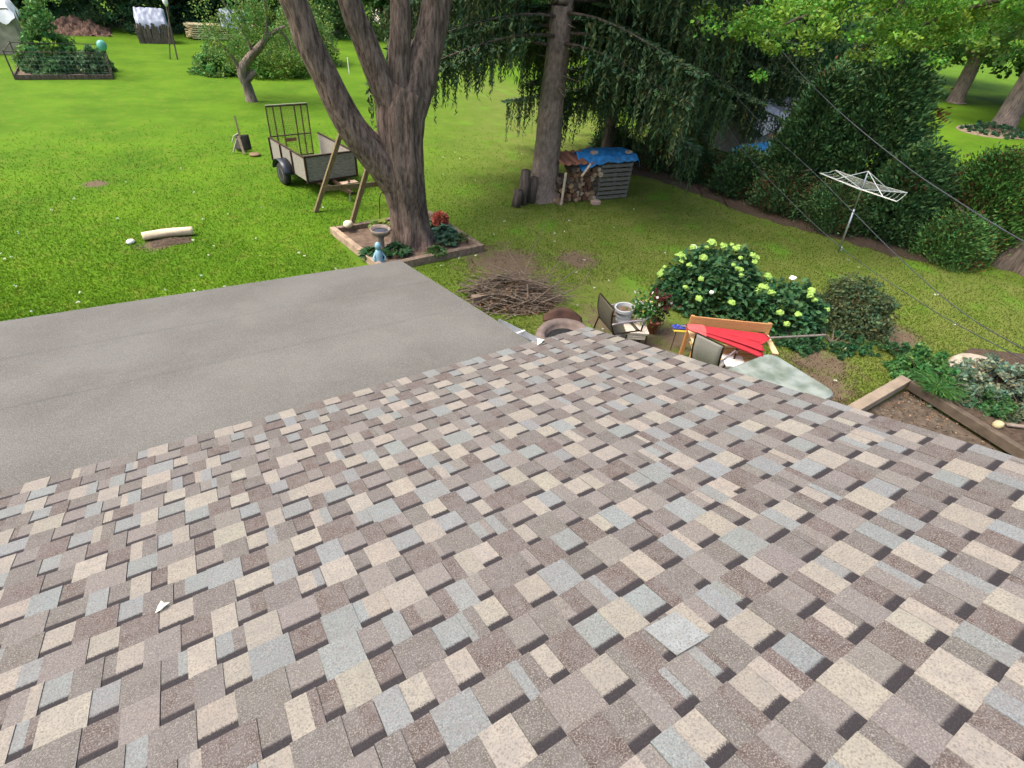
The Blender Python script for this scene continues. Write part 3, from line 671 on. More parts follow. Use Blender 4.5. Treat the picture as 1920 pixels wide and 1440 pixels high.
# --- big bushes behind the apple tree and at the wood's edge
def bush(loc, R, H, label, base, n=9000, leaf=.12, name='bush', cat='bush', group=None, asp=1.0, rot=0, flowers=None):
    o = thing(name, label, cat, (loc[0], loc[1], 0), group); k = max(8, n // 60)
    d = unit(k); d[:, 2] = np.abs(d[:, 2]); cen = d * np.array([R * asp, R, H]) * (.35 + .6 * RNG.rand(k, 1)) ** .7
    cen[:, 2] = np.clip(cen[:, 2], .05 * H, None) * (.9 + .25 * np.sin(cen[:, :1] * 2.1 / R * 1.5 + R)[:, 0])
    ca, sa = math.cos(rot), math.sin(rot); cen = np.stack([cen[:, 0] * ca - cen[:, 1] * sa, cen[:, 0] * sa + cen[:, 1] * ca, cen[:, 2]], 1)
    q, t = clumps(cen, min(R, H) * (.16 + .12 * RNG.rand(k)), 60, leaf, leaf * .55, base, flat=.3, shell=.3)
    q[:, :, 2] = np.maximum(q[:, :, 2], .005)
    quad_mesh('foliage', q + np.array([loc[0], loc[1], 0]), t, LEAF, o)
    st = MB()
    for i in range(9):
        a_ = i * .7; st.tube([(loc[0], loc[1], 0), (loc[0] + math.cos(a_) * R * .5, loc[1] + math.sin(a_) * R * .5, H * .7)], [.02, .008], 5)
    st.build('stem', BARK_DARK, o); return o
bush((6.0, 33.2), 1.9, 1.9, 'broad yellow-green flowering bush behind the apple tree', (.13, .24, .04), 11000, .16, asp=1.5)
bush((3.5, 33.4), 1.2, 1.1, 'pale green perennial clump left of the apple trunk with orange lilies', (.12, .26, .06), 6000, .15, 'perennial_clump', 'plant')
bush((9.0, 37), 2.0, 3.2, 'tall willowy bush between the two left maple limbs', (.14, .24, .06), 10000, .16)
bush((1.0, 50.5), 3.2, 2.2, 'dark undergrowth bush behind the tarp-covered woodpile', (.04, .095, .035), 9000, .2, group='undergrowth along the woods', asp=1.6)
bush((-5.0, 54), 3.2, 2.4, 'dark undergrowth bush behind the brown brush heap', (.04, .1, .035), 9000, .2, group='undergrowth along the woods', asp=1.6)
bush((8.4, 53), 3.2, 2.0, 'dark undergrowth bush behind the pale lumber pile', (.06, .12, .04), 9000, .2, group='undergrowth along the woods', asp=1.4)
bush((15, 50), 3.2, 2.8, 'green undergrowth bush seen between the maple stems', (.10, .19, .05), 9000, .2, group='undergrowth along the woods', asp=1.5)
bush((28, 42), 3.6, 2.8, 'yellow-green undergrowth bush seen behind the weeping spruce curtain', (.16, .26, .03), 9000, .2, group='undergrowth along the woods', asp=1.6)
bush((-3.0, 35.5), 1.1, 2.6, 'tall bright sapling bush beside the white sheeting', (.09, .21, .05), 6000, .15)

# vegetable bed on the left with wire fence posts
P0 = P(28, 152); P1 = P(212, 147); P2 = P(205, 100); P3 = P(22, 100); P2.y = min(P2.y, 36); 
vx0, vx1, vy0, vy1 = P0.x, P1.x, 31.9, 34.6
vg = MB(); vg.box(((vx0 + vx1) / 2, (vy0 + vy1) / 2, .05), (vx1 - vx0, vy1 - vy0, .1)); setp(vg.build('vegetable_bed', SOIL), kind='structure')
fr = thing('garden_fence', 'low wooden rail and post fence round the leafy vegetable bed', 'fence', (vx0, vy0, 0))
for (x_, y_) in ((vx0, vy0), (vx1, vy0), (vx1, vy1), (vx0, vy1)):
    q = MB(); q.tube([(x_, y_, 0), (x_, y_, 1.05)], .03, 8); q.build('post', BARK_DARK, fr)
q = MB()
for a_, b_ in (((vx0, vy0), (vx1, vy0)), ((vx1, vy0), (vx1, vy1)), ((vx1, vy1), (vx0, vy1)), ((vx0, vy1), (vx0, vy0))):
    q.bar((*a_, .1), (*b_, .1), .05, .16); q.bar((*a_, 1.0), (*b_, 1.0), .02, .03)
q.build('rail', BARK_DARK, fr)
q = MB()
for a_, b_ in (((vx0, vy0), (vx1, vy0)), ((vx1, vy0), (vx1, vy1))):
    for i in range(1, 6): q.bar((*a_, .1 + .15 * i), (*b_, .1 + .15 * i), .004, .004)
    for i in range(22): f = i / 21; x_, y_ = a_[0] + (b_[0] - a_[0]) * f, a_[1] + (b_[1] - a_[1]) * f; q.bar((x_, y_, .1), (x_, y_, 1), .004, .004)
q.build('wire_mesh', STEEL, fr)
for i, (u, v, R_, H_, lb, bs) in enumerate(((.22, .4, .6, .95, 'leafy vegetable plant at the left end of the fenced bed', (.07, .16, .06)), (.5, .45, .7, .85, 'dark leafy vegetable plant in the middle of the fenced bed', (.04, .11, .045)),
                                      (.8, .4, .62, 1.25, 'tall feathery grey-green plant at the right end of the fenced bed', (.085, .17, .08)), (.62, .8, .7, 1.0, 'leafy vegetable plant at the back of the fenced bed', (.08, .19, .05)), (.12, .8, .6, 1.1, 'pale green vegetable plant in the back left corner of the fenced bed', (.13, .26, .07)), (.9, .8, .5, .9, 'pale green vegetable plant in the back right corner of the fenced bed', (.15, .27, .09)), (.36, .3, .55, .7, 'bushy vegetable plant by the front rail of the fenced bed', (.09, .2, .07)))):
    bush((vx0 + (vx1 - vx0) * u, vy0 + (vy1 - vy0) * v), R_, H_, lb, bs, 4000, .14, 'vegetable_plant', 'plant', 'plants in the fenced bed')
wc = thing('garden_ornament', 'round teal gazing ball on a post at the corner of the vegetable bed', 'ornament', (vx1, vy0, 0))
q = MB(); q.lathe((vx1, vy0, 1.05), [(.001, 0), (.08, .02), (.16, .12), (.19, .22), (.17, .33), (.1, .41), (.001, .44)], 18); q.build('ball', mat('teal_glaze', (.10, .34, .27), .2, .4, 3), wc, smooth=True)
q = MB(); q.lathe((vx1, vy0, 1.0), [(.05, 0), (.1, .06)], 12); q.build('cup', BARK_DARK, wc)

# white sheeting pile far left, brown heap, leaning trunk
def draped(name, label, cat, c, sx_, sy_, h, m_, seed, ridge=.3, jag=.25, group=None):
    """a tarp draped over a stack: ridge along x, hem hanging unevenly"""
    o = thing(name, label, cat, (c[0], c[1], 0), group); q = MB()
    def f(u, v):
        a = (u - .5) * 2; b_ = (v - .5) * 2; x = c[0] + a * sx_ / 2 * 1.04; yy = c[1] + b_ * sy_ / 2 * 1.04
        z = h + ridge * (1 - abs(b_)) + .06 * noise3((a * 3 + seed, b_ * 3, 0), 1.5) + .03 * noise3((a * 9, b_ * 9, seed), 1)
        e_ = max(abs(a), abs(b_))
        if e_ > .86: z -= (e_ - .86) / .14 * (.38 + jag * noise3((a * 2.5 + seed * 3, b_ * 2.5, 2), 1.3)) * h * .8
        return (x, yy, max(z, .03))
    q.sheet(f, 30, 24); return o, q
o, q = draped('covered_pile', 'large pile under white plastic sheeting at the far left edge', 'pile', (-5.8, 40.2), 3.2, 3.0, 2.0, WHITE_TARP, 3, .25)
q.build('sheeting', mat('white_sheeting', (.80, .80, .80), .5, .05, 2), o, smooth=True)
q = MB(); q.box((-5.8, 40.2, .95), (3.0, 2.8, 1.9)); q.build('stack', mat('beige_stack', (.32, .28, .22), .9, .3, 3), o)
q = MB(); hp = (-2.4, 48.5)
q.sheet(lambda u, v: (hp[0] + (u - .5) * 3.8, hp[1] + (v - .5) * 4, max(-.02, 0.7 * math.sin(math.pi * u) * math.sin(math.pi * v) * (1 + .5 * noise3((u * 6, v * 6, 0))) + .25 * noise3((u * 17, v * 17, 3)))), 40, 30)
setp(q.build('brush_heap', mat('brown_heap', (.13, .075, .05), .95, .5, 3, bump=1)), 'low brown heap of old brush at the edge of the woods', 'heap')
# woodpile under white tarp
c_ = (1.75, 44.6)
o, q = draped('woodpile', 'far dark woodpile half covered by a peaked white tarp', 'woodpile', c_, 1.6, 1.6, 1.0, WHITE_TARP, 5, .75, .55)
q.build('tarp', WHITE_TARP, o, smooth=True)
q = MB()
for i in range(22): x_ = c_[0] - .9 + i * 1.8 / 21; q.bar((x_, c_[1] - .84 + random.uniform(-.03, .03), 0), (x_ + random.uniform(-.05, .05), c_[1] - .80, 1.0 + random.uniform(-.15, .05)), .09, .06, (0, 1, 0))
for j in range(4):
    for i in range(9): q.tube([(c_[0] - .88, c_[1] - .66 + i * .16, .12 + j * .2), (c_[0] + .88, c_[1] - .66 + i * .16, .12 + j * .2)], .085, 7)
q.build('log_stack', BARK_DARK, o)
# lumber with small grey tent of tarp
c_ = (6.0, 46.5)
o, q = draped('lumber_pile', 'pale lumber pile with small grey-white tarp tent on top', 'lumber pile', (c_[0] + .7, c_[1]), 1.7, 1.5, 1.15, WHITE_TARP, 9, .6, .5)
q.build('tarp', WHITE_TARP, o, smooth=True); q = MB()
for j in range(7):
    for i in range(5): q.bar((c_[0] - 2.2 + random.uniform(-.2, .2), c_[1] - .5 + i * .26, .12 + j * .12), (c_[0] + 2.0 + random.uniform(-.2, .2), c_[1] - .5 + i * .26, .12 + j * .12), .22, .06)
q.build('plank_stack', mat('fresh_lumber', (.62, .52, .30), .7, .15, 4), o)
# pale shed far back
o = thing('shed', 'small pale garden shed far behind the forked maple', 'shed', (24.5, 62, 0))
q = MB(); q.box((24.5, 62, 1.2), (4.2, 3, 2.4)); q.build('wall', mat('pink_siding', (.72, .64, .58), .7, .05), o)
q = MB(); q.hexa([(22.2, 60.3, 2.4), (26.8, 60.3, 2.4), (26.8, 63.7, 2.4), (22.2, 63.7, 2.4), (22.2, 61.9, 3.5), (26.8, 61.9, 3.5), (26.8, 62.1, 3.5), (22.2, 62.1, 3.5)]); q.build('roof', mat('shed_roof', (.2, .17, .15), .9), o)
q = MB(); q.box((24.5, 60.48, 1.0), (.95, .04, 2.0)); q.build('door', mat('shed_door', (.35, .3, .27), .7), o)
# slim pole with feeder, thin post
pb = P(333, 112); pt = PY(308, -5, pb.y)
o = thing('feeder_pole', 'tall double pole with white bird feeder near the woodpile', 'pole', tuple(pb)); q = MB(); q.tube([pb, pt], .035, 8); q.tube([pb + Vector((-.35, .1, 0)), pt + Vector((.12, 0, -.2))], .03, 8); q.build('pole', BARK_DARK, o)
q = MB(); q.lathe(pt + Vector((-.02, -.12, -.15)), [(.04, -.22), (.11, -.1), (.13, .1), (.02, .22)], 12); q.build('feeder', PLASTIC_W, o, smooth=True)
pb = P(655, 139); q = MB(); q.tube([pb, pb + Vector((-.02, 0, .75))], .025, 8); q.tube([pb + Vector((-.02, 0, .75)), pb + Vector((-.02, 0, .8))], [.035, .02], 8)
setp(q.build('marker_post', PLASTIC_W), 'thin white marker post on the lawn seen between maple limbs', 'post')
# orange daylilies
lil = P(400, 130); o = thing('daylily', 'cluster of orange daylily flowers left of the apple tree', 'flowers', (lil.x, lil.y - .4, 0))
q_ = leaves(np.array([lil.x, lil.y - .3, .55]) + RNG.normal(0, 1, (120, 3)) * np.array([.28, .2, .14]), .16, .12); quad_mesh('flower', q_, tints(120, (.75, .33, .03), .2), LEAF, o)
q_ = leaves(np.array([lil.x, lil.y - .3, .25]) + RNG.normal(0, 1, (260, 3)) * np.array([.3, .22, .12]), .45, .05, np.stack([RNG.normal(0, .4, 260), RNG.normal(0, .4, 260), np.ones(260)], 1)); quad_mesh('leaf', q_, tints(260, (.09, .2, .04)), LEAF, o)

# ------------------------------------------------------------------ wheelbarrow tipped on the lawn
wb = P(455, 284); o = thing('wheelbarrow', 'dark tipped wheelbarrow with a wooden handle pointing up on the open lawn', 'wheelbarrow', tuple(wb))
w0 = Vector(wb)
q = MB()
def tray(u, v):
    a = (u - .5) * 2; bb_ = v; w_ = .27 * (1 - .25 * bb_); return w0 + RT * (a * w_) + Vector((0, 0, .06 + .42 * bb_)) + AW * (.1 * bb_ - .22 * (1 - a * a) * (1 - .3 * bb_) + .1)
q.sheet(tray, 12, 8); tr_ = q.build('tray', mat('dark_tray', (.03, .025, .02), .5, .3, 6), o, smooth=True, solid=.012)
q = MB(); q.tube([w0 + RT * -.25 + Vector((0, 0, .26)) - AW * .03, w0 + RT * -.2 + Vector((0, 0, .42)) + AW * .05, w0 + RT * -.03 + Vector((0, 0, .52)) + AW * .05], .02, 6); q.build('rim', mat('worn_rim', (.30, .31, .22), .6), o)
for sgn, tip in ((-.09, .98), (.12, .12)):
    q = MB()
    if tip > .5: q.bar(w0 + RT * .02 + Vector((0, 0, .42)), w0 + RT * -.1 + Vector((0, 0, .98)) + AW * .2, .05, .04)
    else: q.bar(w0 + RT * .05 + Vector((0, 0, .5)) - AW * .18, w0 + RT * .2 + Vector((0, 0, .04)) - AW * .38, .06, .045)
    q.build('handle', mat('handle_wood' + str(tip), (.14, .11, .07) if tip > .5 else (.26, .21, .14), .8), o)
q = MB(); q.bar(w0 + RT * 0 + Vector((0, 0, .42)) - AW * .2, w0 + RT * -.16 + Vector((0, 0, .03)) - AW * .3, .07, .03); q.build('leg', WOOD_GREY, o)
q = MB(); wc_ = w0 + RT * .52 - AW * .35 + Vector((0, 0, .04)); q.lathe(wc_, [(.07, -.03), (.16, -.03), (.17, 0), (.16, .03), (.07, .03)], 18); q.build('wheel', mat('brown_wheel', (.16, .11, .05), .8), o, smooth=True)

# ------------------------------------------------------------------ utility trailer
F0 = P(577, 342, .35); F1 = P(669, 328, .35); WX = (F1 - F0).normalized(); WY = Vector((-WX.y, WX.x, 0)); WW = (F1 - F0).length; LL = 2.2
def T(a, b_, z): v = F0 + WX * a + WY * b_; return Vector((v.x, v.y, z))
tr_o = thing('utility_trailer', 'small weathered wooden utility trailer with upright slatted ramp gate', 'trailer', tuple(T(WW / 2, LL / 2, 0)))
q = MB(); q.box(T(WW / 2, 0, .66), (WW, .03, .60), WX, WY, (0, 0, 1)); fpan = q.build('front_panel', WOOD_GREY, tr_o)
q = MB(); q.bar(T(-.02, -.01, .985), T(WW + .02, -.01, .985), .05, .035); q.bar(T(0, -.02, .36), T(0, -.02, .97), .05, .04, WY); q.bar(T(WW, -.02, .36), T(WW, -.02, .97), .05, .04, WY); q.bar(T(-.02, -.01, .345), T(WW + .02, -.01, .345), .05, .045); q.build('front_rail', RUST, tr_o)
for a_, nm in ((0, 0), (WW, 1)):
    q = MB(); q.box(T(a_, LL / 2, .66), (.028, LL - .05, .56), WX, WY, (0, 0, 1)); s_ = q.build('side_panel', WOOD_GREY, tr_o)
    q = MB(); q.bar(T(a_, .02, .965), T(a_, LL, .965), .045, .03)
    for b_ in (.75, 1.45, LL - .02): q.bar(T(a_ + (-.03 if nm == 0 else .03), b_, .36), T(a_ + (-.03 if nm == 0 else .03), b_, .96), .045, .035, WY)
    q.build('side_frame', RUST, s_)
q = MB(); q.box(T(WW / 2, LL / 2, .37), (WW - .03, LL - .03, .035), WX, WY, (0, 0, 1)); q.build('floor', WOOD_GREY, tr_o)
gate = MB(); gy = LL - .02; g0, g1 = .04, WW - .22
for x_ in (0, .16, .345, .68, .84, 1):
    x_ = g0 + (g1 - g0) * x_
    gate.bar(T(x_, gy + .03, .38), T(x_, gy, 1.74), .03, .03, WY)
for z_ in (.42, .98, 1.74): gate.bar(T(g0, gy, z_), T(g1, gy, z_), .035, .045 if z_ > 1.5 else .03)
for i in range(1, 26): x_ = g0 + (g1 - g0) * i / 26; gate.bar(T(x_, gy + .02, .42), T(x_, gy, 1.72), .005, .005, WY)
for i in range(1, 26): z_ = .42 + 1.3 * i / 26; gate.bar(T(g0, gy + .005, z_), T(g1, gy + .005, z_), .005, .005)
gt_ = gate.build('ramp_gate', mat('gate_steel', (.10, .075, .04), .7, .4, 14, .3), tr_o)
q = MB(); q.box(T(WW * .42, gy - .02, .86), (.30, .012, .09), WX, WY, (0, 0, 1)); q.build('licence_plate', RUSTRED, gt_)
q = MB(); q.bar(T(g0, gy, 1.765), T(g1, gy, 1.765), .07, .02); q.build('gate_cap', mat('mossy_cap', (.17, .20, .11), .8), gt_)
for sgn in (-1, 1):
    a_ = -.16 if sgn < 0 else WW + .16
    wh = bpy.data.objects.new('wheel', None); C.objects.link(wh); wh.parent = tr_o; wh.location = T(a_, 1.15, .29) - wloc(tr_o)
    q = MB(); q.lathe(T(a_, 1.15, .29), [(.15, -.085), (.25, -.09), (.285, -.06), (.29, 0), (.285, .06), (.25, .09), (.15, .085)], 28, WX); q.build('tyre', RUBBER, wh, smooth=True)
    q = MB(); q.lathe(T(a_, 1.15, .29), [(.03, -.075), (.15, -.06), (.16, -.088), (.16, .088), (.15, .06), (.03, .075)], 24, WX); q.build('rim', ALU, wh, smooth=True)
    q = MB(); fs = []
    def fen(u, v): an = math.pi * (.05 + .9 * v); return T(a_ + (u - .5) * .26, 1.15 - math.cos(an) * .42, .30 + math.sin(an) * .38)
    q.sheet(fen, 2, 12); q.build('fender', FENDER, tr_o, smooth=True, solid=.012)
q = MB(); q.bar(T(WW / 2, .3, .31), T(WW / 2 - .05, -1.15, .30), .07, .07); q.bar(T(.2, .1, .31), T(WW / 2 - .05, -1.0, .31), .05, .05); q.bar(T(WW - .2, .1, .31), T(WW / 2 - .05, -1.0, .31), .05, .05); q.build('tongue', RUST, tr_o)
q = MB(); q.box(T(WW * .68, -.35, .26), (.5, .2, .12), WX, WY, (0, 0, 1)); q.build('tongue_box', mat('tan_tool_box', (.42, .30, .22), .7, .3, 8), tr_o)
q = MB(); q.tube([T(WW / 2, -.9, .02), T(WW / 2, -.9, .5)], .02, 8); q.build('jack', STEEL, tr_o)
q = MB(); q.bar(T(.1, 1.15, .29), T(WW - .1, 1.15, .29), .05, .05); q.build('axle', RUST, tr_o)

# ------------------------------------------------------------------ swing set
SA0 = P(592, 398); SB0 = P(656, 432); sw = thing('swing_set', 'weathered wooden swing frame with slanting legs behind the big maple', 'swing set', tuple(SA0))
SAT = PY(640, 247, SA0.y + .15); SBT = PY(706, 255, SB0.y + .1)
for base, top, nm in ((SA0, SAT, 0), (SB0, SBT, 1)):
    q = MB(); q.bar(base, top, .095, .095, (0, 1, 0)); q.build('leg', WOOD_GREEN, sw)
    top2 = top + Vector((.75, 0, -1.75)); q = MB(); q.bar(Vector((top2.x + .35, base.y, 0)), top + Vector((.05, 0, .0)), .09, .09, (0, 1, 0)); q.build('leg', WOOD_GREEN, sw)
q = MB(); q.bar(PY(607, 354, SA0.y), PY(730, 343, SA0.y + .1), .045, .12, (0, 0, 1)); q.build('cross_brace', WOOD_GREEN, sw)
q = MB(); q.bar(SAT + Vector((.03, .1, .03)), SBT + Vector((.03, -.1, .06)), .09, .1); q.build('top_beam', WOOD_GREEN, sw)
q = MB(); q.box(SAT + Vector((0, -.02, .03)), (.13, .13, .10)); q.build('bracket', mat('blue_bracket', (.10, .28, .33), .5), sw)
for dx in (0, .06):
    q = MB(); t0 = PY(702, 187, 13.1) + Vector((dx, 0, 0)); t1 = PY(711, 275, 13.1) + Vector((dx, 0, 0)); q.tube([t0, t1], .012, 6); q.build('rope', mat('swing_rope', (.12, .15, .05), .9), sw)
q = MB(); q.tube([PY(702, 187, 13.1) + Vector((.02, 0, 1.6)), PY(702, 187, 13.1) + Vector((.03, 0, 0))], .012, 6); q.build('rope', mat('swing_rope', (.12, .15, .05), .9), sw)

# ------------------------------------------------------------------ bed round the maple
c_fl, c_nl, c_nr, c_fr = P(627, 440), Vector((3.28, 9.78, 0)), P(900, 471), P(818, 418)
c_fr = Vector((5.45, 12.2, 0))
q = MB(); q.add([c_fl + Vector((0, 0, .06)), c_nl + Vector((0, 0, .06)), c_nr + Vector((0, 0, .06)), c_fr + Vector((0, 0, .06))], [(0, 1, 2, 3)]); setp(q.build('maple_bed_soil', SOIL), kind='structure')
cor = [c_fl, c_nl, c_nr, c_fr]; nm = ['left timber of the square bed round the big maple, pale on top', 'near timber of the square bed round the big maple', 'right timber of the square bed, behind the red-leaved plant', 'far timber of the square bed, behind the maple trunk']
for i in range(4):
    a_, b_ = cor[i], cor[(i + 1) % 4]; d_ = (b_ - a_).normalized(); q = MB()
    a2 = a_ + d_ * (.07 if i % 2 else -.07); b2_ = b_ + d_ * (-.073 if i % 2 else .07); q.bar(a2 + Vector((0, 0, .085)), b2_ + Vector((0, 0, .085)), .13, .17)
    setp(q.build('landscape_timber', WOOD_TIMBER if i else mat('pale_timber', (.30, .22, .15), .9, .3, 5, bump=.3), bevel=.012), nm[i], 'timber', 'timbers edging the maple bed')
bp_ = P(702, 482); bd = thing('birdbath', 'small round concrete birdbath on a pedestal left of the maple trunk', 'birdbath', (3.58, 10.55, .06)); bc_ = Vector((3.58, 10.55, .06))
q = MB(); q.lathe(bc_, [(.13, 0), (.13, .04), (.07, .09), (.06, .3), (.08, .4)], 18); q.build('pedestal', CONCRETE, bd, smooth=True)
q = MB(); q.lathe(bc_, [(.08, .40), (.19, .44), (.23, .52), (.22, .56), (.19, .54), (.15, .49), (.02, .47)], 26); q.build('bowl', CONCRETE, bd, smooth=True)
q = MB(); q.lathe(bc_ + Vector((0, 0, .5)), [(.001, 0), (.165, .0), (.165, .006), (.001, .006)], 22); q.build('water', mat('dark_water', (.03, .03, .035), .1, .1), bd)
q = MB(); rk = Vector((3.29, 11.92, .17)); q.lathe(rk, [(.01, 0), (.08, .01), (.11, .06), (.09, .12), (.01, .15)], 14, sx=1.2); setp(q.build('white_rock', mat('cream_rock', (.66, .60, .42), .8, .1), smooth=True), 'round cream rock on the left timber corner below the swing leg', 'rock')
# light blue figurine
fg = Vector((3.33, 10.05, .06)); o = thing('garden_figurine', 'small light blue garden figurine in front of the birdbath', 'figurine', tuple(fg)); BL = mat('pale_blue_glaze', (.19, .34, .42), .4, .1)
q = MB(); q.lathe(fg, [(.12, 0), (.11, .06), (.08, .16), (.085, .24), (.05, .31), (.03, .33)], 16); q.build('body', BL, o, smooth=True)
q = MB(); q.lathe(fg + Vector((0, 0, .32)), [(.01, 0), (.05, .02), (.07, .08), (.055, .14), (.01, .17)], 14); q.build('head', BL, o, smooth=True)
for sx_ in (-1, 1): q = MB(); q.tube([fg + Vector((.07 * sx_, 0, .25)), fg + Vector((.13 * sx_, -.04, .15)), fg + Vector((.1 * sx_, -.1, .1))], .022, 7); q.build('arm', BL, o, smooth=True)
def hosta(loc, R, label, base=(.035, .10, .035), n=70, grp='leafy plants in the maple bed', name='hosta_plant', z0=.06, L=.16):
    o = thing(name, label, 'plant', (loc[0], loc[1], z0), grp); a = RNG.uniform(0, 6.283, n); r = R * RNG.rand(n) ** .6
    c = np.stack([loc[0] + np.cos(a) * r, loc[1] + np.sin(a) * r, z0 + .05 + (R - r) * .55 + RNG.rand(n) * .06], 1)
    d = np.stack([np.cos(a), np.sin(a), .5 - r / R * .9 + RNG.normal(0, .2, n)], 1)
    quad_mesh('foliage', leaves(c, L * RNG.uniform(.7, 1.2, n), L * .6, d, flat=.6), tints(n, base, .35), LEAF, o)
    st = MB()
    for i in range(6): st.tube([(loc[0], loc[1], z0), (loc[0] + math.cos(i) * R * .5, loc[1] + math.sin(i) * R * .5, z0 + R * .4)], .006, 4)
    st.build('stem', mat('green_stem', (.05, .10, .03)), o); return o
hosta((3.85, 10.35), .30, 'dark green leafy plant between birdbath and maple trunk', n=170)
hosta((3.30, 10.42), .24, 'green leafy plant left of the birdbath behind the blue figurine', n=130)
hosta((4.62, 9.98), .24, 'low fine green plant at the foot of the maple trunk', (.06, .13, .035), n=240, L=.09)
hosta((5.22, 10.85), .36, 'blue-green hosta right of the maple trunk', (.07, .15, .09), n=170)
hosta((5.12, 10.45), .25, 'small blue-green hosta nearest the near timber', (.07, .15, .08), n=120)
hosta((4.98, 11.55), .27, 'dark green plant behind the red-leaved plant', (.03, .09, .03), n=130)
hosta((5.5, 10.5), .2, 'sparse green seedling near the right corner of the maple bed', (.08, .15, .04), n=120, L=.07)
o = thing('red_plant', 'round red-leaved plant right of the maple trunk', 'plant', (5.34, 11.3, .06)); rd = unit(900); q_ = leaves(np.array([5.34, 11.3, .30]) + rd * .21 * RNG.uniform(.6, 1, (900, 1)), .07, .045, rd + unit(900) * .6); quad_mesh('foliage', q_, tints(900, (.42, .12, .08), .35), LEAF, o)
st = MB(); st.tube([(5.34, 11.3, .05), (5.34, 11.3, .3)], .015, 6); st.build('stem', BARK_DARK, o)
hosta((4.0, 11.75), .22, 'spiky yellow-green plant behind the birdbath', (.22, .30, .07), n=90, L=.3)
q = MB(); sh0 = P(713, 430, .06); q.tube(curve([sh0, sh0 + Vector((.06, .1, .5)), sh0 + Vector((.10, .1, .78)), sh0 + Vector((.2, .1, .82)), sh0 + Vector((.24, .1, .72))], 4), .012, 6); setp(q.build('shepherd_hook', RUST), 'dark iron plant hook standing left of the maple trunk', 'hook')

# ------------------------------------------------------------------ log, stone, dark patch on the lawn
l0, l1 = P(267, 443, .1), P(362, 432, .1); q = MB(); q.tube(curve([l0, l0.lerp(l1, .5) + Vector((0, 0, .015)), l1], 5), .085, 14, lob=lambda an, t, p: 1 + .06 * math.sin(4 * an + t * 5)); setp(q.build('peeled_log', mat('peeled_log', (.62, .50, .34), .75, .14, 9, bump=.2), smooth=True), 'pale peeled log lying on the left lawn', 'log')
st0 = P(246, 456); q = MB(); q.lathe(st0, [(.05, 0), (.075, .03), (.055, .07), (.01, .085)], 10, sx=1.3); setp(q.build('white_stone', PLASTIC_W, smooth=True), 'small white stone on the grass left of the peeled log', 'stone')
ho = P(322, 453); q = MB(); q.sheet(lambda u, v: ho + Vector(((u - .5) * .75, (v - .5) * .4, .006 + .05 * max(0, math.sin(math.pi * u) * math.sin(math.pi * v)) * (1 + noise3((u * 9, v * 9, 1))))), 16, 12); setp(q.build('dark_ground_patch', MULCH, smooth=True), kind='structure')  # low dark brown patch on the grass near the log

# ------------------------------------------------------------------ firewood stack, pallets, tarp, chimney bricks
K0, K1 = P(1118, 376), P(1172, 371); PALW = mat('pallet_wood', (.14, .13, .11), .85, .35, 6, bump=.3, stretch=(1, 8, 8)); KX = (K1 - K0).normalized(); KY = Vector((-KX.y, KX.x, 0))
def K(a, b_, z): v = K0 + KX * a + KY * b_; return Vector((v.x, v.y, z))
Wk = (K1 - K0).length
pal = thing('pallet_crate', 'grey slatted wooden pallet crate standing right of the firewood', 'crate', tuple(K(Wk / 2, .5, 0)))
q = MB()
for i in range(9): z_ = .08 + i * .128; q.bar(K(-.02, -.02, z_), K(Wk + .02, -.02, z_), .02, .085)
q.build('front_slats', PALW, pal)
for a_ in (0, Wk / 2, Wk):
    q = MB(); q.bar(K(a_, .03, 0), K(a_, .03, 1.18), .05, .07, KY); q.build('upright', PALW, pal)
q = MB()
for i in range(9): z_ = .08 + i * .128; q.bar(K(-.03, .08, z_), K(-.03, 1.1, z_), .02, .085); q.bar(K(Wk + .03, .08, z_), K(Wk + .03, 1.1, z_), .02, .085)
q.build('side_slats', PALW, pal)
q = MB()
for j in range(8): q.bar(K(0, 1.12, .08 + j * .14), K(Wk, 1.12, .08 + j * .14), .02, .1)
q.build('back_slats', PALW, pal)
ST = thing('firewood_stack', 'untidy stack of split firewood between spruce trunk and pallet crate', 'firewood', tuple(K(-.7, .4, 0)))
LOGC = [(.20, .11, .06), (.30, .20, .12), (.12, .06, .035), (.42, .33, .22), (.09, .07, .05)]
for j in range(7):
    for i in range(9):
        if j > 4 and i < 3: continue
        a_ = -1.35 + i * .155 + random.uniform(-.03, .03) + (j % 2) * .07; z_ = .08 + j * .135; r_ = random.uniform(.055, .085); y0 = random.uniform(-.05, .12)
        q = MB(); dv = Vector((random.uniform(-.03, .03), 0, random.uniform(-.03, .03))); ph = random.random() * 6; kk = random.choice([3, 4, 5])
        q.tube([K(a_, y0, z_), K(a_, .5, z_) + dv], r_, 9, lob=lambda an, t, p: 1 + .18 * math.sin(kk * an + ph)); lc = random.choice(LOGC)
        q.build('log', mat('log%.2f' % lc[0], lc, .9, .35, 12, bump=.4), ST)
RB = mat('rust_sheet', (.27, .12, .075), .85, .3, 3)
sh_ = MB(); sh_.sheet(lambda u, v: K(-1.35 + 1.1 * u, -.05 + .85 * v, 1.09 + .13 * v + .02 * math.sin(u * 28)), 28, 3); setp(sh_.build('rusty_sheet', RB, solid=.01), 'rust-brown metal sheet lying over the firewood beside the spruce', 'metal sheet')
q = MB()
def tarp(u, v):
    a = u * (Wk + .95) - .68; b_ = v * 1.0 - .08; z = 1.215 + .06 * math.sin(math.pi * v) + .04 * noise3((a * 3, b_ * 3, 0)) + .03 * noise3((a * 9, b_ * 9, 4))
    if u < .22: z -= (.22 - u) * 1.6 * (.5 + .5 * math.sin(v * 9))
    if v < .12: z -= (.12 - v) * 1.1 * (1 + .9 * noise3((a * 4, 0, 1)))
    if u > .93: z -= (u - .93) * 2.5
    return K(a, b_, z)
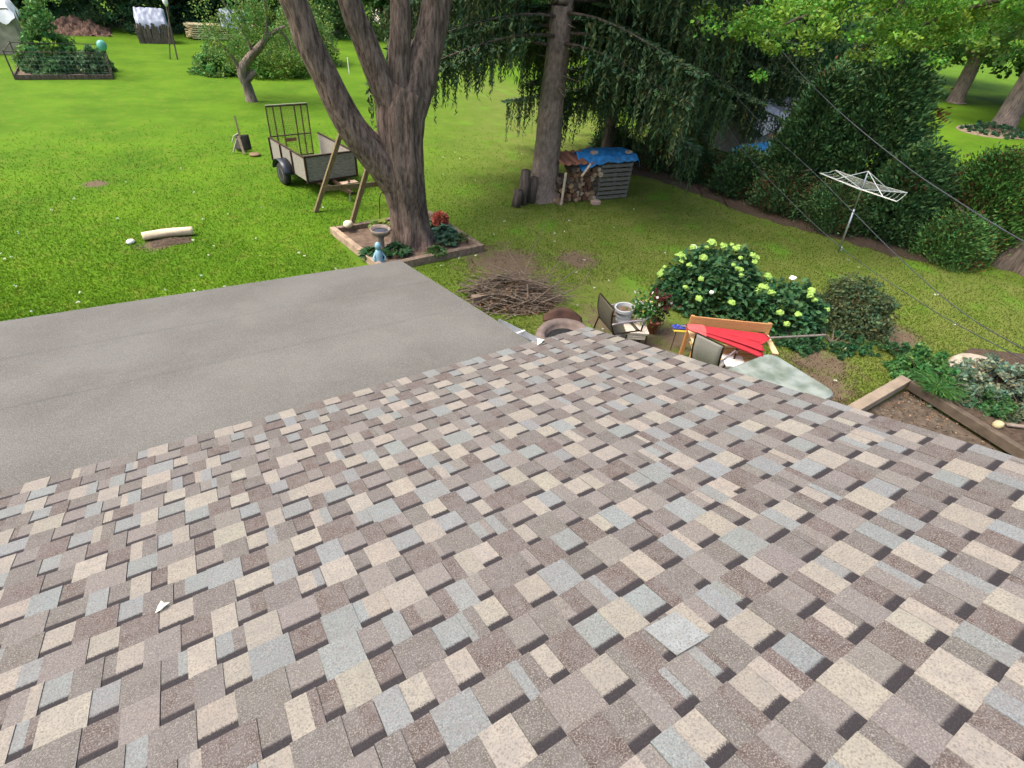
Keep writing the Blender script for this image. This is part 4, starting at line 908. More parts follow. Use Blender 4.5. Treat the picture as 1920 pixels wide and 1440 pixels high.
q.sheet(tarp, 46, 26); tp = q.build('blue_tarp', BLUE_TARP, smooth=True, solid=.004); setp(tp, 'crumpled blue tarp spread over the pallet crate top', 'tarp')
for (a_, b_, lb) in ((-.2, .1, 'tan brick weighing down the blue tarp at its left'), (Wk - .12, .0, 'tan brick weighing down the blue tarp at its right')):
    q = MB(); q.box(K(a_, b_ + .12, 1.30), (.2, .12, .07), KX + Vector((0, .2, 0)), KY); setp(q.build('brick', mat('tan_brick', (.45, .33, .25), .8), bevel=.006), lb, 'brick', 'bricks on the blue tarp')
q = MB(); q.box(K(-.22, -.28, .06), (.26, .16, .11), KX, KY); setp(q.build('pink_block', mat('pink_block', (.48, .33, .27), .8, .2), bevel=.01), 'pinkish block on the grass in front of the firewood', 'block')
for i, (a_, b_, h_, r_, lb) in enumerate(((-2.35, .25, .92, .13, 'tall upright log round left of the spruce trunk'), (-2.05, .35, .68, .15, 'shorter upright log round close against the spruce trunk'), (-2.62, .1, .45, .12, 'low tilted log round leftmost beside the spruce'))):
    q = MB(); v0 = K(a_, b_, 0); q.tube([v0, v0 + Vector((.03, 0, h_))], r_, 14, lob=tree_lob(.15, i)); setp(q.build('log_round', BARK_DARK, smooth=True), lb, 'log', 'log rounds beside the spruce')
q = MB(); q.bar(K(-.75, -.14, .78), K(-.5, -.12, 1.10), .06, .03); setp(q.build('prop_board', WOOD_PALE), 'short pale board slanting at the top of the firewood', 'board', 'loose boards on the firewood')
q = MB(); q.bar(K(-1.3, -.14, .02), K(-1.25, -.09, .9), .06, .03, KY); setp(q.build('prop_board', WOOD_PALE), 'upright pale board leaning against the left front of the firewood', 'board', 'loose boards on the firewood')

# ------------------------------------------------------------------ things beyond the dark border
o, q = draped('covered_pile', 'silver-grey covered pile glimpsed through the spruce and cedar branches', 'pile', tuple(P(1418, 282))[:2], 3.6, 2.0, 1.5, None, 15, .5)
for i_, v_ in enumerate(q.v): pass
q.build('sheeting', mat('silver_sheet', (.55, .55, .60), .35, .35, 3), o, smooth=True)
q = MB(); q.box(tuple(P(1418, 282, 0))[:2] + (.7,), (3.4, 1.9, 1.4)); q.build('stack', mat('grey_stack', (.3, .3, .3), .9, .3, 3), o)
o, q = draped('blue_covered_pile', 'low pile under bright blue plastic glimpsed behind the cedars', 'pile', tuple(P(1412, 318))[:2], 1.8, 1.2, .7, None, 17, .25)
q.build('sheeting', BLUE_TARP, o, smooth=True); q = MB(); q.box(tuple(P(1412, 318, 0))[:2] + (.32,), (1.7, 1.1, .64)); q.build('stack', WOOD_TIMBER, o)
q = MB(); hb = [P(*p) for p in ((1085, 318), (1200, 330), (1300, 362), (1420, 408), (1560, 446), (1700, 486), (1850, 505))]; up_ = [p + Vector((2.4, 2.6, 0)) for p in hb]
nseg = 60; cb = curve(hb, 10); cu = curve(up_, 10)
vsb = [Vector((a_.x + .25 * noise3((i * .7, 0, 0)), a_.y + .25 * noise3((i * .7, 5, 0)), .004)) for i, a_ in enumerate(cb)] + [Vector((a_.x, a_.y, .004)) for a_ in cu]; k_ = len(cb)
q.add(vsb, [(i, i + 1, k_ + i + 1, k_ + i) for i in range(k_ - 1)]); setp(q.build('mulch_bed', MULCH), kind='structure')
# flower bed round the park tree at the right
q = MB(); pc = Vector((42.5, 13.6, 0)); q.add([pc] + [pc + Vector((math.cos(a_) * 3.0, math.sin(a_) * 1.7, .004)) for a_ in np.linspace(0, 6.283, 40)[:-1]], [(0, i, i % 39 + 1) for i in range(1, 40)]); q.v = [(v[0], v[1], .004) for v in q.v]; setp(q.build('park_bed', mat('pinkish_mulch', (.20, .15, .10), .95, .3, 4)), kind='structure')
bush((42.5, 13.4), 1.9, .45, 'low blue-green ground cover round the park tree foot', (.05, .12, .06), 5000, .16, 'ground_cover_plant', 'plant', None, 1.6)

# ------------------------------------------------------------------ rotary clothesline
cb_ = P(1572, 472); ct_ = PY(1628, 321, cb_.y); cl = thing('rotary_clothesline', 'white rotary clothesline with leaning pole on the right lawn', 'clothesline', tuple(cb_))
ax = (ct_ - cb_).normalized(); q = MB(); q.tube([cb_ - ax * .05, cb_ + ax * 1.2], .024, 10); q.tube([cb_ + ax * 1.15, ct_], .018, 10); q.build('pole', STEEL, cl, smooth=True)
q = MB(); q.tube([cb_ + Vector((.1, 0, .01)), cb_ + Vector((.05, 0, .12))], .025, 8); q.build('ground_sleeve', ALU, cl)
hub = ct_ - ax * .42; L_, R_, Nn = PY(1532, 336, cb_.y + .35), PY(1716, 359, cb_.y - .35), None
c_rim = hub + Vector((0, 0, .10)); aX = Vector((.80, -.42, -.10)).normalized() * 1.22; aY = Vector((.42, .80, -.02)).normalized() * 1.22
tips = [c_rim + v for v in (-aX + Vector((0, 0, .05)), -aY + Vector((0, 0, -.02)), aX, aY)]
for t_ in tips:
    q = MB(); q.tube([hub - Vector((0, 0, .02)), t_], .013, 7); q.build('arm', ALU, cl)
    q = MB(); q.tube([ct_, hub.lerp(t_, .62)], .009, 6); q.build('strut', ALU, cl)
q = MB()
for k in range(7):
    f = 1 - k * .115
    for i in range(4): a_, b_ = hub.lerp(tips[i], f), hub.lerp(tips[(i + 1) % 4], f); q.tube([a_, a_.lerp(b_, .5) + Vector((0, 0, -.03)), b_], .008 if k == 0 else .004, 5)
q.build('line', mat('white_line', (.62, .62, .56), .6), cl)

# ------------------------------------------------------------------ hydrangea, yew, ivy and other shrubs near the house
def hydrangea(loc, Rx, Ry, H, rot, label, seed, nf, nw):
    rs = np.random.RandomState(seed); o = thing('hydrangea_bush', label, 'bush', (loc[0], loc[1], 0), 'hydrangeas behind the bench')
    ca, sa = math.cos(rot), math.sin(rot)
    def W_(p): return np.stack([loc[0] + p[:, 0] * ca - p[:, 1] * sa, loc[1] + p[:, 0] * sa + p[:, 1] * ca, p[:, 2]], 1)
    n = int(5200 * Rx * Ry / 1.2); d = rs.normal(size=(n, 3)); d /= np.linalg.norm(d, axis=1)[:, None]; d[:, 2] = np.abs(d[:, 2])
    bump_ = 1 + .14 * np.sin(d[:, 0] * 7 + seed) * np.cos(d[:, 1] * 6)
    c = d * np.array([Rx, Ry, H]) * ((.72 + .28 * rs.rand(n, 1)) * bump_[:, None]); c[:, 2] = np.maximum(c[:, 2], .06)
    dd = d * np.array([1, 1, .2]) + rs.normal(0, .5, (n, 3)); dd[:, 2] -= .1
    quad_mesh('foliage', leaves(W_(c), .12 * rs.uniform(.7, 1.3, n), .085, dd, flat=.75), tints(n, (.052, .135, .050), .45), LEAF, o)
    fm = mat('lime_floret', (.26, .42, .08), .7, .25, 30, bump=.5); wm = mat('white_floret', (.80, .80, .70), .7, .08, 30, bump=.5)
    for i in range(nf + nw):
        a = rs.uniform(0, 6.283); e = math.acos(rs.uniform(.25, 1)) ; dv = np.array([[math.cos(a) * math.sin(e) * Rx, math.sin(a) * math.sin(e) * Ry, math.cos(e) * H * 1.03 + .02]])
        p = Vector(W_(dv)[0]); q = MB(); r_ = rs.uniform(.04, .085); q.lathe(p, [(.01, -.02), (r_ * .7, -.01), (r_, r_ * .35), (r_ * .75, r_ * .8), (r_ * .3, r_)], 9)
        q.v = [tuple(Vector(v) + Vector((rs.normal(), rs.normal(), rs.normal())) * r_ * .13) for v in q.v]
        q.build('flower_head', wm if i >= nf else fm, o)
    st = MB()
    for i in range(14): a_ = i * .9; st.tube([(loc[0], loc[1], 0), tuple(W_(np.array([[math.cos(a_) * Rx * .6, math.sin(a_) * Ry * .6, H * .7]]))[0])], [.012, .006], 5)
    st.build('stem', BARK_DARK, o)
h1 = P(1385, 565); h2 = P(1500, 600); rr0 = math.atan2(RT.y, RT.x)
hydrangea((8.95, 5.95), 1.22, .85, 1.18, rr0, 'large hydrangea bush crowded with lime-green flower heads', 31, 46, 3)
hydrangea((9.6, 4.65), .80, .62, .92, rr0, 'smaller hydrangea bush to the right with few lime flower heads', 32, 16, 1)
bush((11.15, 4.15), .78, .85, 'olive-grey fine-leaved yew bush right of the hydrangeas', (.090, .125, .055), 15000, .075, 'yew_bush')
bush((10.0, 3.75), .55, .26, 'patch of low ivy at the foot of the yew bush', (.045, .12, .045), 3500, .085, 'ivy_patch', 'plant', 'low ivy patches', 1.5, -.5)
bush((9.3, 4.1), .45, .28, 'patch of low ivy below the umbrella pole', (.045, .12, .045), 3000, .085, 'ivy_patch', 'plant', 'low ivy patches', 1.4, -.5)
bush((10.9, 3.1), .38, .2, 'patch of low ivy spilling toward the bare earth', (.05, .13, .045), 2000, .08, 'ivy_patch', 'plant', 'low ivy patches', 1.3, -.4)

# ------------------------------------------------------------------ bench with the red umbrella
B0 = P(1302, 592, .86); B1_ = P(1442, 606, .86); BX = (B1_ - B0); BX.z = 0; BL_ = BX.length; BX.normalize(); BF = Vector((BX.y, -BX.x, 0))     # BF: towards the sitter's front
bo_ = Vector((B0.x, B0.y, 0))
def Bn(a, f, z): v = bo_ + BX * a + BF * f; return Vector((v.x, v.y, z))
bn = thing('garden_bench', 'light wooden slatted garden bench holding the red umbrella', 'bench', tuple(Bn(BL_ / 2, .3, 0)))
q = MB(); q.box(Bn(BL_ / 2, .02, .78), (BL_, .03, .16), BX, BF, Vector((0, 0, 1)) ); q.build('backrest', WOOD_BACK, bn, bevel=.004)
q = MB(); q.box(Bn(BL_ / 2, .05, .58), (BL_ - .04, .03, .12), BX, BF, Vector((0, 0, 1))); q.build('backrest_slat', WOOD_BACK, bn, bevel=.004)
for i in range(4): q = MB(); q.bar(Bn(.02, .16 + i * .125, .42), Bn(BL_ - .02, .16 + i * .125, .42), .10, .028); q.build('seat_slat', WOOD_NEW, bn, bevel=.004)
for a_ in (-.02, BL_ + .02):
    q = MB(); q.bar(Bn(a_, .0, .64), Bn(a_, .56, .62), .10, .03); q.build('armrest', mat('arm_wood', (.58, .42, .22), .65, .12, 5), bn, bevel=.012)
    q = MB(); q.bar(Bn(a_, .03, 0), Bn(a_, .0, .86), .06, .06, BX); q.build('leg', WOOD_BACK, bn); q = MB(); q.bar(Bn(a_, .52, 0), Bn(a_, .52, .6), .06, .06, BX); q.build('leg', WOOD_BACK, bn)
q = MB(); q.bar(Bn(0, .56, .385), Bn(BL_, .56, .385), .03, .06); q.build('front_rail', WOOD_NEW, bn)
u0, u1, u2 = P(1284, 612, .82), P(1432, 634, .72), P(1548, 628, .70)
um = thing('patio_umbrella', 'closed red patio umbrella lying across the garden bench', 'umbrella', tuple(u0))
UX = (u1 - u0).normalized(); US = Vector((UX.y, -UX.x, 0)).normalized(); UZ = UX.cross(US) * -1
if UZ.z < 0: UZ = -UZ
def fold(u, v):
    an = 2 * math.pi * v; L_ = (u1 - u0).length; c = u0 + UX * (L_ * u)
    r = .035 + .15 * u ** .9; k = 1 + min(1, u * 2) * max(.06, .15 + .85 * math.cos(an - .35)) * (.12 - .70 * (1 - abs(math.sin(4.0 * an + 1.1 * u + .4))) ** 3) + .07 * math.sin(3 * an + 1)
    hem = 0.0 if u < .97 else .05 * math.sin(4 * an)
    s_ = math.cos(an) * r * k * 1.75 + .16 * u; z_ = math.sin(an) * r * k * .62
    return c + US * s_ + UZ * (z_ - .05 * u) + UX * (hem - .24 * u * u * max(0, math.cos(an)))
q = MB(); q.sheet(lambda u, v: fold(.16 + .84 * u, v), 24, 96); q.build('canopy', RED_CLOTH, um, smooth=True, solid=.003)
q = MB(); q.sheet(lambda u, v: fold(.02 + .22 * u, v) + UZ * (.012 * math.sin(2 * math.pi * v)) + US * (.02 * u * math.cos(2 * math.pi * v) * 1.3), 6, 96); q.build('vent_flap', RED_PALE, um, solid=.003)
q = MB(); q.tube([u0 - UX * .06, u1], .014, 8); q.tube([u1, u1 + (u2 - u1)], .019, 10); q.build('pole', mat('umbrella_pole', (.22, .19, .16), .5, .15, 10, .3), um)
q = MB(); q.tube([u1 - UX * .02, u1 + UX * .07], .03, 10); q.build('runner', ALU, um)
# ------------------------------------------------------------------ chairs, tables and pots beside the house
def sling_chair(c, az, label, sling, frame, grp, back_h=.95, w=.52, tilt=.22):
    """az: direction the sitter faces"""
    F = Vector((math.cos(az), math.sin(az), 0)); S = Vector((-F.y, F.x, 0)); o = thing('patio_chair', label, 'chair', (c[0], c[1], 0), grp); c = Vector((c[0], c[1], 0))
    bk = lambda s, t: c + S * (s * w) + F * (-.22 - tilt * t - .04 * math.sin(math.pi * t)) + Vector((0, 0, .42 + (back_h - .42) * t))
    q = MB(); q.sheet(lambda u, v: bk((u - .5) * .94, v), 6, 10); q.build('backrest', sling, o, smooth=True, solid=.008)
    q = MB(); q.sheet(lambda u, v: c + S * ((u - .5) * w * .94) + F * (-.22 + .5 * v) + Vector((0, 0, .42 + .02 * v - .03 * math.sin(math.pi * v))), 6, 8); q.build('seat', sling, o, smooth=True, solid=.008)
    for s_ in (-.5, .5):
        q = MB(); q.tube([bk(s_, t) for t in np.linspace(0, 1, 7)] , .015, 8); q.tube([bk(s_, 0), c + S * (s_ * w) + F * .28 + Vector((0, 0, .44))], .015, 8); q.build('side_frame', frame, o, smooth=True)
        e_ = c + S * (s_ * w * 1.08)
        q = MB(); q.tube(curve([bk(s_, .42) + S * (s_ * .03), e_ + F * .05 + Vector((0, 0, .66)), e_ + F * .27 + Vector((0, 0, .64)), e_ + F * .31 + Vector((0, 0, .56))], 4), .017, 8); q.build('armrest', mat('arm_' + frame.name, (.30, .26, .27), .4, .1, 9, .4), o, smooth=True)
        for f0, f1 in ((.30, .26), (-.24, -.34)):
            q = MB(); q.tube([e_ + F * f0 + Vector((0, 0, .56 if f0 > 0 else .44)), e_ + F * f1], .014, 8); q.build('leg', frame, o)
    q = MB(); q.tube([bk(-.5, 1), bk(.5, 1)], .013, 8); q.build('top_rail', frame, o)
    return o
az_b = math.atan2(-BF.y, -BF.x)
sling_chair((6.72, 4.05), .24, 'grey sling patio chair seen from behind, in front of the bench', SLING, BRONZE, 'sling patio chairs', .98, .46, .16)
sling_chair((6.02, 5.55), -.25, 'dark brown sling chair left of the white planter', SLING_D, BRONZE, 'sling patio chairs', .92, .54, .10)
wt = Vector((6.25, 5.28, 0)); o = thing('wicker_table', 'low cream wicker table under the flower pots', 'table', tuple(wt)); TX = RT; TY = AW
tc_ = P(1192, 615, .42); tc_ = Vector((tc_.x, tc_.y, 0))
o.location = tc_
q = MB(); q.box(tc_ + Vector((0, 0, .42)), (.40, .36, .03), TX, TY); q.build('table_top', CREAM, o, bevel=.006)
q = MB()
for k in range(3): q.box(tc_ + Vector((0, 0, .385 - k * .045)) , (.37 - .01 * k, .33 - .01 * k, .036), TX, TY)
q.build('apron', CREAM, o, bevel=.008)
for a_, b_ in ((-.17, -.15), (.17, -.15), (.17, .15), (-.17, .15)):
    q = MB(); q.tube([tc_ + TX * a_ + TY * b_ + Vector((0, 0, .38)), tc_ + TX * a_ * 1.15 + TY * b_ * 1.15], .014, 7); q.build('leg', BRONZE, o)
# tall ribbed planter leaning, urn pot with petunias, terracotta pot with dark red flowers
pl = P(1182, 603, .45); pl = Vector((pl.x - .02, pl.y + .1, .0)); axp = (Vector((-.10, .04, 1))).normalized(); o = thing('white_planter', 'tall ribbed white planter leaning beside the flower pots', 'planter', tuple(pl))
q = MB(); prf = [(.09, 0)] + [(.10 + .05 * t + .006 * (i % 2), .66 * t) for i, t in enumerate(np.linspace(.05, .9, 13))] + [(.165, .62), (.175, .64), (.175, .69), (.15, .69), (.14, .6)]
q.lathe(pl + Vector((0, 0, .01)), prf, 22, axp); q.build('body', mat('ribbed_planter', (.40, .42, .44), .5, .1), o, smooth=False)
q = MB(); q.lathe(pl + axp * .63, [(.001, 0), (.14, 0), (.14, .01), (.001, .01)], 16, axp); q.build('soil', SOIL, o)
up0 = P(1200, 606, .44); up0.z = .437; o = thing('flower_pot', 'white rimmed pot of white and yellow petunias on the wicker table', 'flower pot', tuple(up0), 'potted flowers by the chairs')
q = MB(); q.lathe(up0, [(.07, 0), (.075, .03), (.10, .12), (.125, .15), (.13, .17), (.11, .17), (.10, .15)], 22); q.build('pot', mat('cream_pot', (.62, .58, .50), .6, .08), o, smooth=True)
def posy(o, c, R, H, nl, base, fl, nf_, fs=.05):
    n_ = nl; cc_ = np.array(c)[None] + RNG.normal(0, 1, (n_, 3)) * np.array([R * .5, R * .5, H * .3]); quad_mesh('foliage', leaves(cc_, .07, .04), tints(n_, base, .35), LEAF, o)
    for k, (fc, nn_) in enumerate(fl):
        cc_ = np.array(c)[None] + RNG.normal(0, 1, (nn_, 3)) * np.array([R * .55, R * .55, H * .18]) + np.array([0, 0, H * .38]); quad_mesh('flowers', leaves(cc_, fs, fs * .9, flat=.5), tints(nn_, fc, .15, .02), LEAF, o)
posy(o, up0 + Vector((0, 0, .30)), .19, .34, 620, (.06, .17, .03), [((.82, .80, .76), 40), ((.75, .62, .10), 16)], 0, .06)
o2p = P(1222, 606, .2); o2p = Vector((o2p.x + .05, o2p.y, 0)); o = thing('flower_pot', 'terracotta pot of dark red flowers standing right of the wicker table', 'flower pot', tuple(o2p), 'potted flowers by the chairs')
q = MB(); q.lathe(o2p, [(.09, 0), (.12, .22), (.14, .22), (.14, .27), (.12, .27), (.11, .24)], 22); q.build('pot', TERRA, o, smooth=True)
posy(o, o2p + Vector((0, 0, .48)), .17, .46, 420, (.05, .09, .03), [((.10, .02, .02), 220), ((.75, .7, .7), 8)], 0, .06)
# blue and yellow feeder tray on a wire stake
fp = P(1257, 656); ft = Vector((fp.x, fp.y, .46)); o = thing('butterfly_feeder', 'blue feeder tray with two cups on a thin wire stake', 'feeder', tuple(fp))
q = MB(); q.tube([fp, ft], .006, 6); q.build('stake', RUST, o)
fc = ft + RT * .04; q = MB(); q.box(fc + Vector((0, 0, .02)), (.26, .11, .03), RT, AW); q.build('tray', mat('blue_plastic', (.06, .08, .34), .35, .1), o, bevel=.01)
for a_ in (-.06, .06):
    q = MB(); q.lathe(fc + RT * a_ + Vector((0, 0, .036)), [(.03, 0), (.045, .004), (.045, .02), (.032, .02), (.03, .008)], 16); q.build('cup', mat('blue_cup', (.03, .05, .30), .3), o, smooth=True)
q = MB(); q.box(fc - AW * .05 + Vector((0, 0, -.02)), (.23, .07, .025), RT, AW); q.build('lower_tray', mat('yellow_plastic', (.55, .40, .06), .5), o, bevel=.006)
# glass table
m, n, l, b = node_mat('mottled_glass'); b.inputs['Base Color'].default_value = (.20, .25, .21, 1); b.inputs['Roughness'].default_value = .12
b.inputs['Transmission Weight'].default_value = .2; b.inputs['IOR'].default_value = 1.5; b.inputs['Coat Weight'].default_value = 1.0; b.inputs['Coat Roughness'].default_value = .05
g = n.new('ShaderNodeNewGeometry'); nz = n.new('ShaderNodeTexNoise'); nz.inputs['Scale'].default_value = 3; l.new(g.outputs['Position'], nz.inputs[0]); rm = n.new('ShaderNodeMapRange'); rm.inputs[3].default_value = .02; rm.inputs[4].default_value = .16; l.new(nz.outputs[0], rm.inputs[0]); l.new(rm.outputs[0], b.inputs['Roughness'])
cg = n.new('ShaderNodeValToRGB'); cg.color_ramp.elements[0].position = .35; cg.color_ramp.elements[1].position = .62; cg.color_ramp.elements[0].color = (.17, .21, .175, 1); cg.color_ramp.elements[1].color = (.34, .38, .35, 1)  # green-grey base colour mottled paler and darker
nd = n.new('ShaderNodeTexNoise'); nd.inputs['Scale'].default_value = 4; nd.inputs['Detail'].default_value = 9; l.new(g.outputs['Position'], nd.inputs[0]); l.new(nd.outputs[0], cg.inputs[0]); l.new(cg.outputs[0], b.inputs['Base Color'])
GLASS = m
tA, tB = P(1447, 664, .7), P(1553, 742, .7); tc0 = P(1360, 688, .7)
gx1 = max(tA.x, tB.x) + .02; gy1 = tA.y + .03; gy0 = tB.y - .03; gx0 = gx1 - 1.55
gtb = thing('glass_table', 'frosted green-grey glass patio table with rounded corners', 'table', ((gx0 + gx1) / 2, (gy0 + gy1) / 2, 0))
def rrect(x0, y0, x1, y1, r, z, k=8):
    out = []
    for cx_, cy_, a0 in ((x1 - r, y1 - r, 0), (x0 + r, y1 - r, 90), (x0 + r, y0 + r, 180), (x1 - r, y0 + r, 270)):
        for i in range(k + 1): a = rad(a0 + 90 * i / k); out.append(Vector((cx_ + r * math.cos(a), cy_ + r * math.sin(a), z)))
    return out
lo_ = rrect(gx0, gy0, gx1, gy1, .16, .694); hi_ = rrect(gx0, gy0, gx1, gy1, .16, .706); k_ = len(lo_)
q = MB(); q.add(lo_ + hi_, [tuple(range(k_ - 1, -1, -1)), tuple(range(k_, 2 * k_))] + [(i, (i + 1) % k_, k_ + (i + 1) % k_, k_ + i) for i in range(k_)]); q.build('table_top', GLASS, gtb)
q = MB(); rm_ = rrect(gx0 - .008, gy0 - .008, gx1 + .008, gy1 + .008, .165, .685); q.tube(rm_ + [rm_[0]], .012, 8); q.build('rim', mat('table_rim', (.14, .13, .13), .4, .1, 9, .4), gtb, smooth=True)
for x_, y_ in ((gx0 + .2, gy0 + .2), (gx1 - .2, gy0 + .2), (gx1 - .2, gy1 - .2), (gx0 + .2, gy1 - .2)):
    q = MB(); q.tube([(x_, y_, .68), (x_, y_, 0)], .02, 8); q.build('leg', BRONZE, gtb)
# white box stool and wooden planter of grass behind the table
c_ = P(1376, 678, .44); o = thing('storage_box', 'white storage box with pale lid between chair and glass table', 'box', (c_.x, c_.y, 0))
q = MB(); q.box((c_.x, c_.y, .21), (.30, .30, .42), BX, BF); q.build('body', mat('grey_box', (.42, .41, .38), .6, .1), o, bevel=.01); q = MB(); q.box((c_.x, c_.y, .44), (.34, .34, .04), BX, BF); q.build('lid', PLASTIC_W, o, bevel=.01)
c_ = P(1410, 668, .30); o = thing('wooden_planter', 'small dark wooden planter box full of green grass', 'planter', (c_.x, c_.y, 0))
q = MB()
for s1, s2, a_, b_ in ((.34, .02, 0, .15), (.34, .02, 0, -.15)): q.box(Vector((c_.x, c_.y, .15)) + BF * b_, (s1, s2, .3), BX, BF)
for b_ in (-.16, .16): q.box(Vector((c_.x, c_.y, .15)) + BX * b_, (.02, .28, .3), BX, BF)
q.build('side', WOOD_TIMBER, o); q = MB(); q.box((c_.x, c_.y, .13), (.29, .27, .24), BX, BF); q.build('soil', SOIL, o)
cc_ = np.array([c_.x, c_.y, .31])[None] + RNG.normal(0, 1, (300, 3)) * np.array([.08, .08, .03]); quad_mesh('foliage', leaves(cc_, .13, .012, np.stack([RNG.normal(0, .5, 300), RNG.normal(0, .5, 300), np.ones(300)], 1)), tints(300, (.09, .22, .04)), LEAF, o)

# ------------------------------------------------------------------ fire pit and brush pile
fpc = P(1062, 622, .2); fpc = Vector((fpc.x, fpc.y, 0)); o = thing('fire_pit', 'round mauve-brown fire ring with black ash inside, half hidden by the eave', 'fire pit', tuple(fpc))
q = MB(); n_ = 40; q.lathe(fpc, [(.54, 0), (.54, .06), (.51, .13), (.45, .155), (.39, .145), (.36, .10), (.345, .03)], n_, sx=1.15); q.build('ring', mat('mauve_concrete', (.15, .115, .10), .85, .25, 7, bump=.4), o, smooth=True)
q = MB(); q.lathe(fpc + Vector((0, 0, .02)), [(.001, .02), (.2, .03), (.34, .01), (.34, -.01), (.001, -.01)], 24, sx=1.15); q.build('ash', mat('black_ash', (.012, .013, .013), .95, .5, 20, bump=.8), o)
lid = fpc + AW * .62; q = MB(); q.sheet(lambda u, v: lid + RT * ((u - .5) * .75) + AW * (.1 * v) + Vector((0, 0, (.02 + .26 * v) * math.sin(math.pi * (.1 + .8 * u)) )), 16, 4); setp(q.build('metal_sheet', mat('rust_panel', (.06, .03, .02), .8, .4, 6), smooth=True, solid=.01), 'curved rusty metal panel standing behind the fire pit', 'panel')
q = MB(); bc0 = Vector((5.25, 7.75, 0)); random.seed(5)
for i in range(280):
    a = random.uniform(0, 6.28); r_ = random.random() ** .6; c_ = bc0 + RT * (math.cos(a) * r_ * .85) + AW * (math.sin(a) * r_ * .65) + Vector((0, 0, random.uniform(.02, .62) * (1.1 - r_)))
    th = random.gauss(0, .55); d_ = (RT * math.cos(th) + AW * math.sin(th) + Vector((0, 0, random.gauss(.02, .14)))).normalized(); L_ = random.uniform(.35, 1.2); k1 = Vector((random.gauss(0, 1), random.gauss(0, 1), random.gauss(0, .5))) * .05 * L_
    pp = [c_ - d_ * L_ / 2, c_ + k1, c_ + d_ * L_ / 2]; pp = [Vector((p.x, p.y, max(p.z, .012))) for p in pp]
    rr_ = random.choice([.005, .006, .008, .013]); q.tube(curve(pp, 3), [rr_] * 4 + [rr_ * .6] * 3, 5)
    if random.random() < .5: e_ = pp[2] + (d_ + Vector((random.gauss(0, .5), random.gauss(0, .5), random.uniform(0, .6)))) * .25; q.tube([pp[1], e_], [rr_ * .7, .003], 4)
for pl_ in (((965, 560), (1000, 470), (1020, 425), (1038, 405)), ((1010, 545), (1040, 500), (1065, 480)), ((1000, 565), (1060, 520), (1090, 500), (1097, 482)), ((990, 560), (985, 520), (958, 480), (950, 455)), ((1010, 570), (1070, 545), (1095, 525), (1118, 485)), ((1010, 575), (980, 590), (900, 585)), ((985, 550), (930, 545), (890, 530))):
    zz = [.25, .4, .5, .35] if pl_[0][0] != 1010 or len(pl_) > 3 else [.2, .3, .3, .3]; pts_ = [P(x_, y_, z_) for (x_, y_), z_ in zip(pl_, zz)]; q.tube(curve(pts_, 4), interp([.014 - .0035 * i for i in range(len(pts_))], 4), 5)
    for p in curve(pts_, 4)[3::2]: q.tube([p, p + Vector((random.gauss(0, .15), random.gauss(0, .15), random.uniform(.03, .16)))], [.005, .002], 4)
setp(q.build('brush_pile', mat('dead_twig', (.125, .095, .07), .9, .5, 14)), 'tangled pile of dead branches and twigs beside the addition roof', 'brush pile')
n_ = 1500; a = RNG.uniform(0, 6.283, n_); r_ = RNG.rand(n_) ** .7; cl_ = np.array(bc0)[None] + np.outer(np.cos(a) * r_ * .9, RT) + np.outer(np.sin(a) * r_ * .7, AW); cl_[:, 2] = .03 + (1 - r_) * .34 * RNG.rand(n_)
ob = quad_mesh('dead_leaves', leaves(cl_, .09, .05), tints(n_, (.17, .11, .065), .5), LEAF); setp(ob, kind='stuff')
q = MB(); q.bar(P(885, 562, .09), P(1010, 540, .09), .12, .14); setp(q.build('old_plank', WOOD_TIMBER), 'dark plank lying along the far side of the brush pile', 'plank')

# ------------------------------------------------------------------ raised bed at the lower right
a0, a1 = P(1590, 775, .15), P(1696, 714, .15); b1 = P(1935, 862, .15); a0 = a1 + (a0 - a1) * 1.5; b1 = a1 + (b1 - a1) * 1.2
q = MB(); q.bar(a0, a1, .17, .15); q.v = [(v[0], v[1], v[2] - .0) for v in q.v]; setp(q.build('bed_timber', mat('tan_timber', (.24, .19, .14), .85, .2, 5, bump=.2), bevel=.01), 'pale weathered timber running from the roof edge to the bed corner', 'timber')
q = MB(); dd_ = (b1 - a1).normalized(); q.bar(a1 + dd_ * .1, b1, .12, .16); setp(q.build('bed_timber', mat('dark_timber', (.085, .065, .045), .9, .35, 5, bump=.4), bevel=.01), 'dark timber edging the planted bed at the lower right', 'timber')
q = MB(); A_, B_ = a1 + Vector((0, -.08, -.1)), b1 + Vector((0, 0, -.1)); q.add([Vector((v.x, v.y, .008)) for v in (a0 + Vector((-2, -.08, 0)), A_, B_, Vector((b1.x - 6, b1.y - 1, 0)))], [(0, 1, 2, 3)]); setp(q.build('dirt_path', DIRT), kind='structure')
q = MB(); E1 = P(1815, 660); q.add([Vector((v.x, v.y, .10)) for v in (a1 + dd_ * .1 + Vector((.05, .02, 0)), b1 + Vector((.05, 0, 0)), b1 + Vector((8, -1, 0)), P(1990, 680), E1)], [(0, 1, 2, 3, 4)]); setp(q.build('planted_bed_soil', MULCH), kind='structure')
n_ = 420; w1, w2 = RNG.rand(n_), RNG.rand(n_); pp_ = np.array(a1)[None] * (1 - w1)[:, None] + (np.array(a0)[None] * (1 - w2)[:, None] + np.array(b1)[None] * w2[:, None]) * w1[:, None]; pp_[:, 2] = .02 + .01 * RNG.rand(n_); pp_[:, 1] -= .12
ob = quad_mesh('leaf_litter', leaves(pp_, .05, .03, flat=.8), tints(n_, (.20, .15, .10), .6), LEAF); setp(ob, kind='stuff')
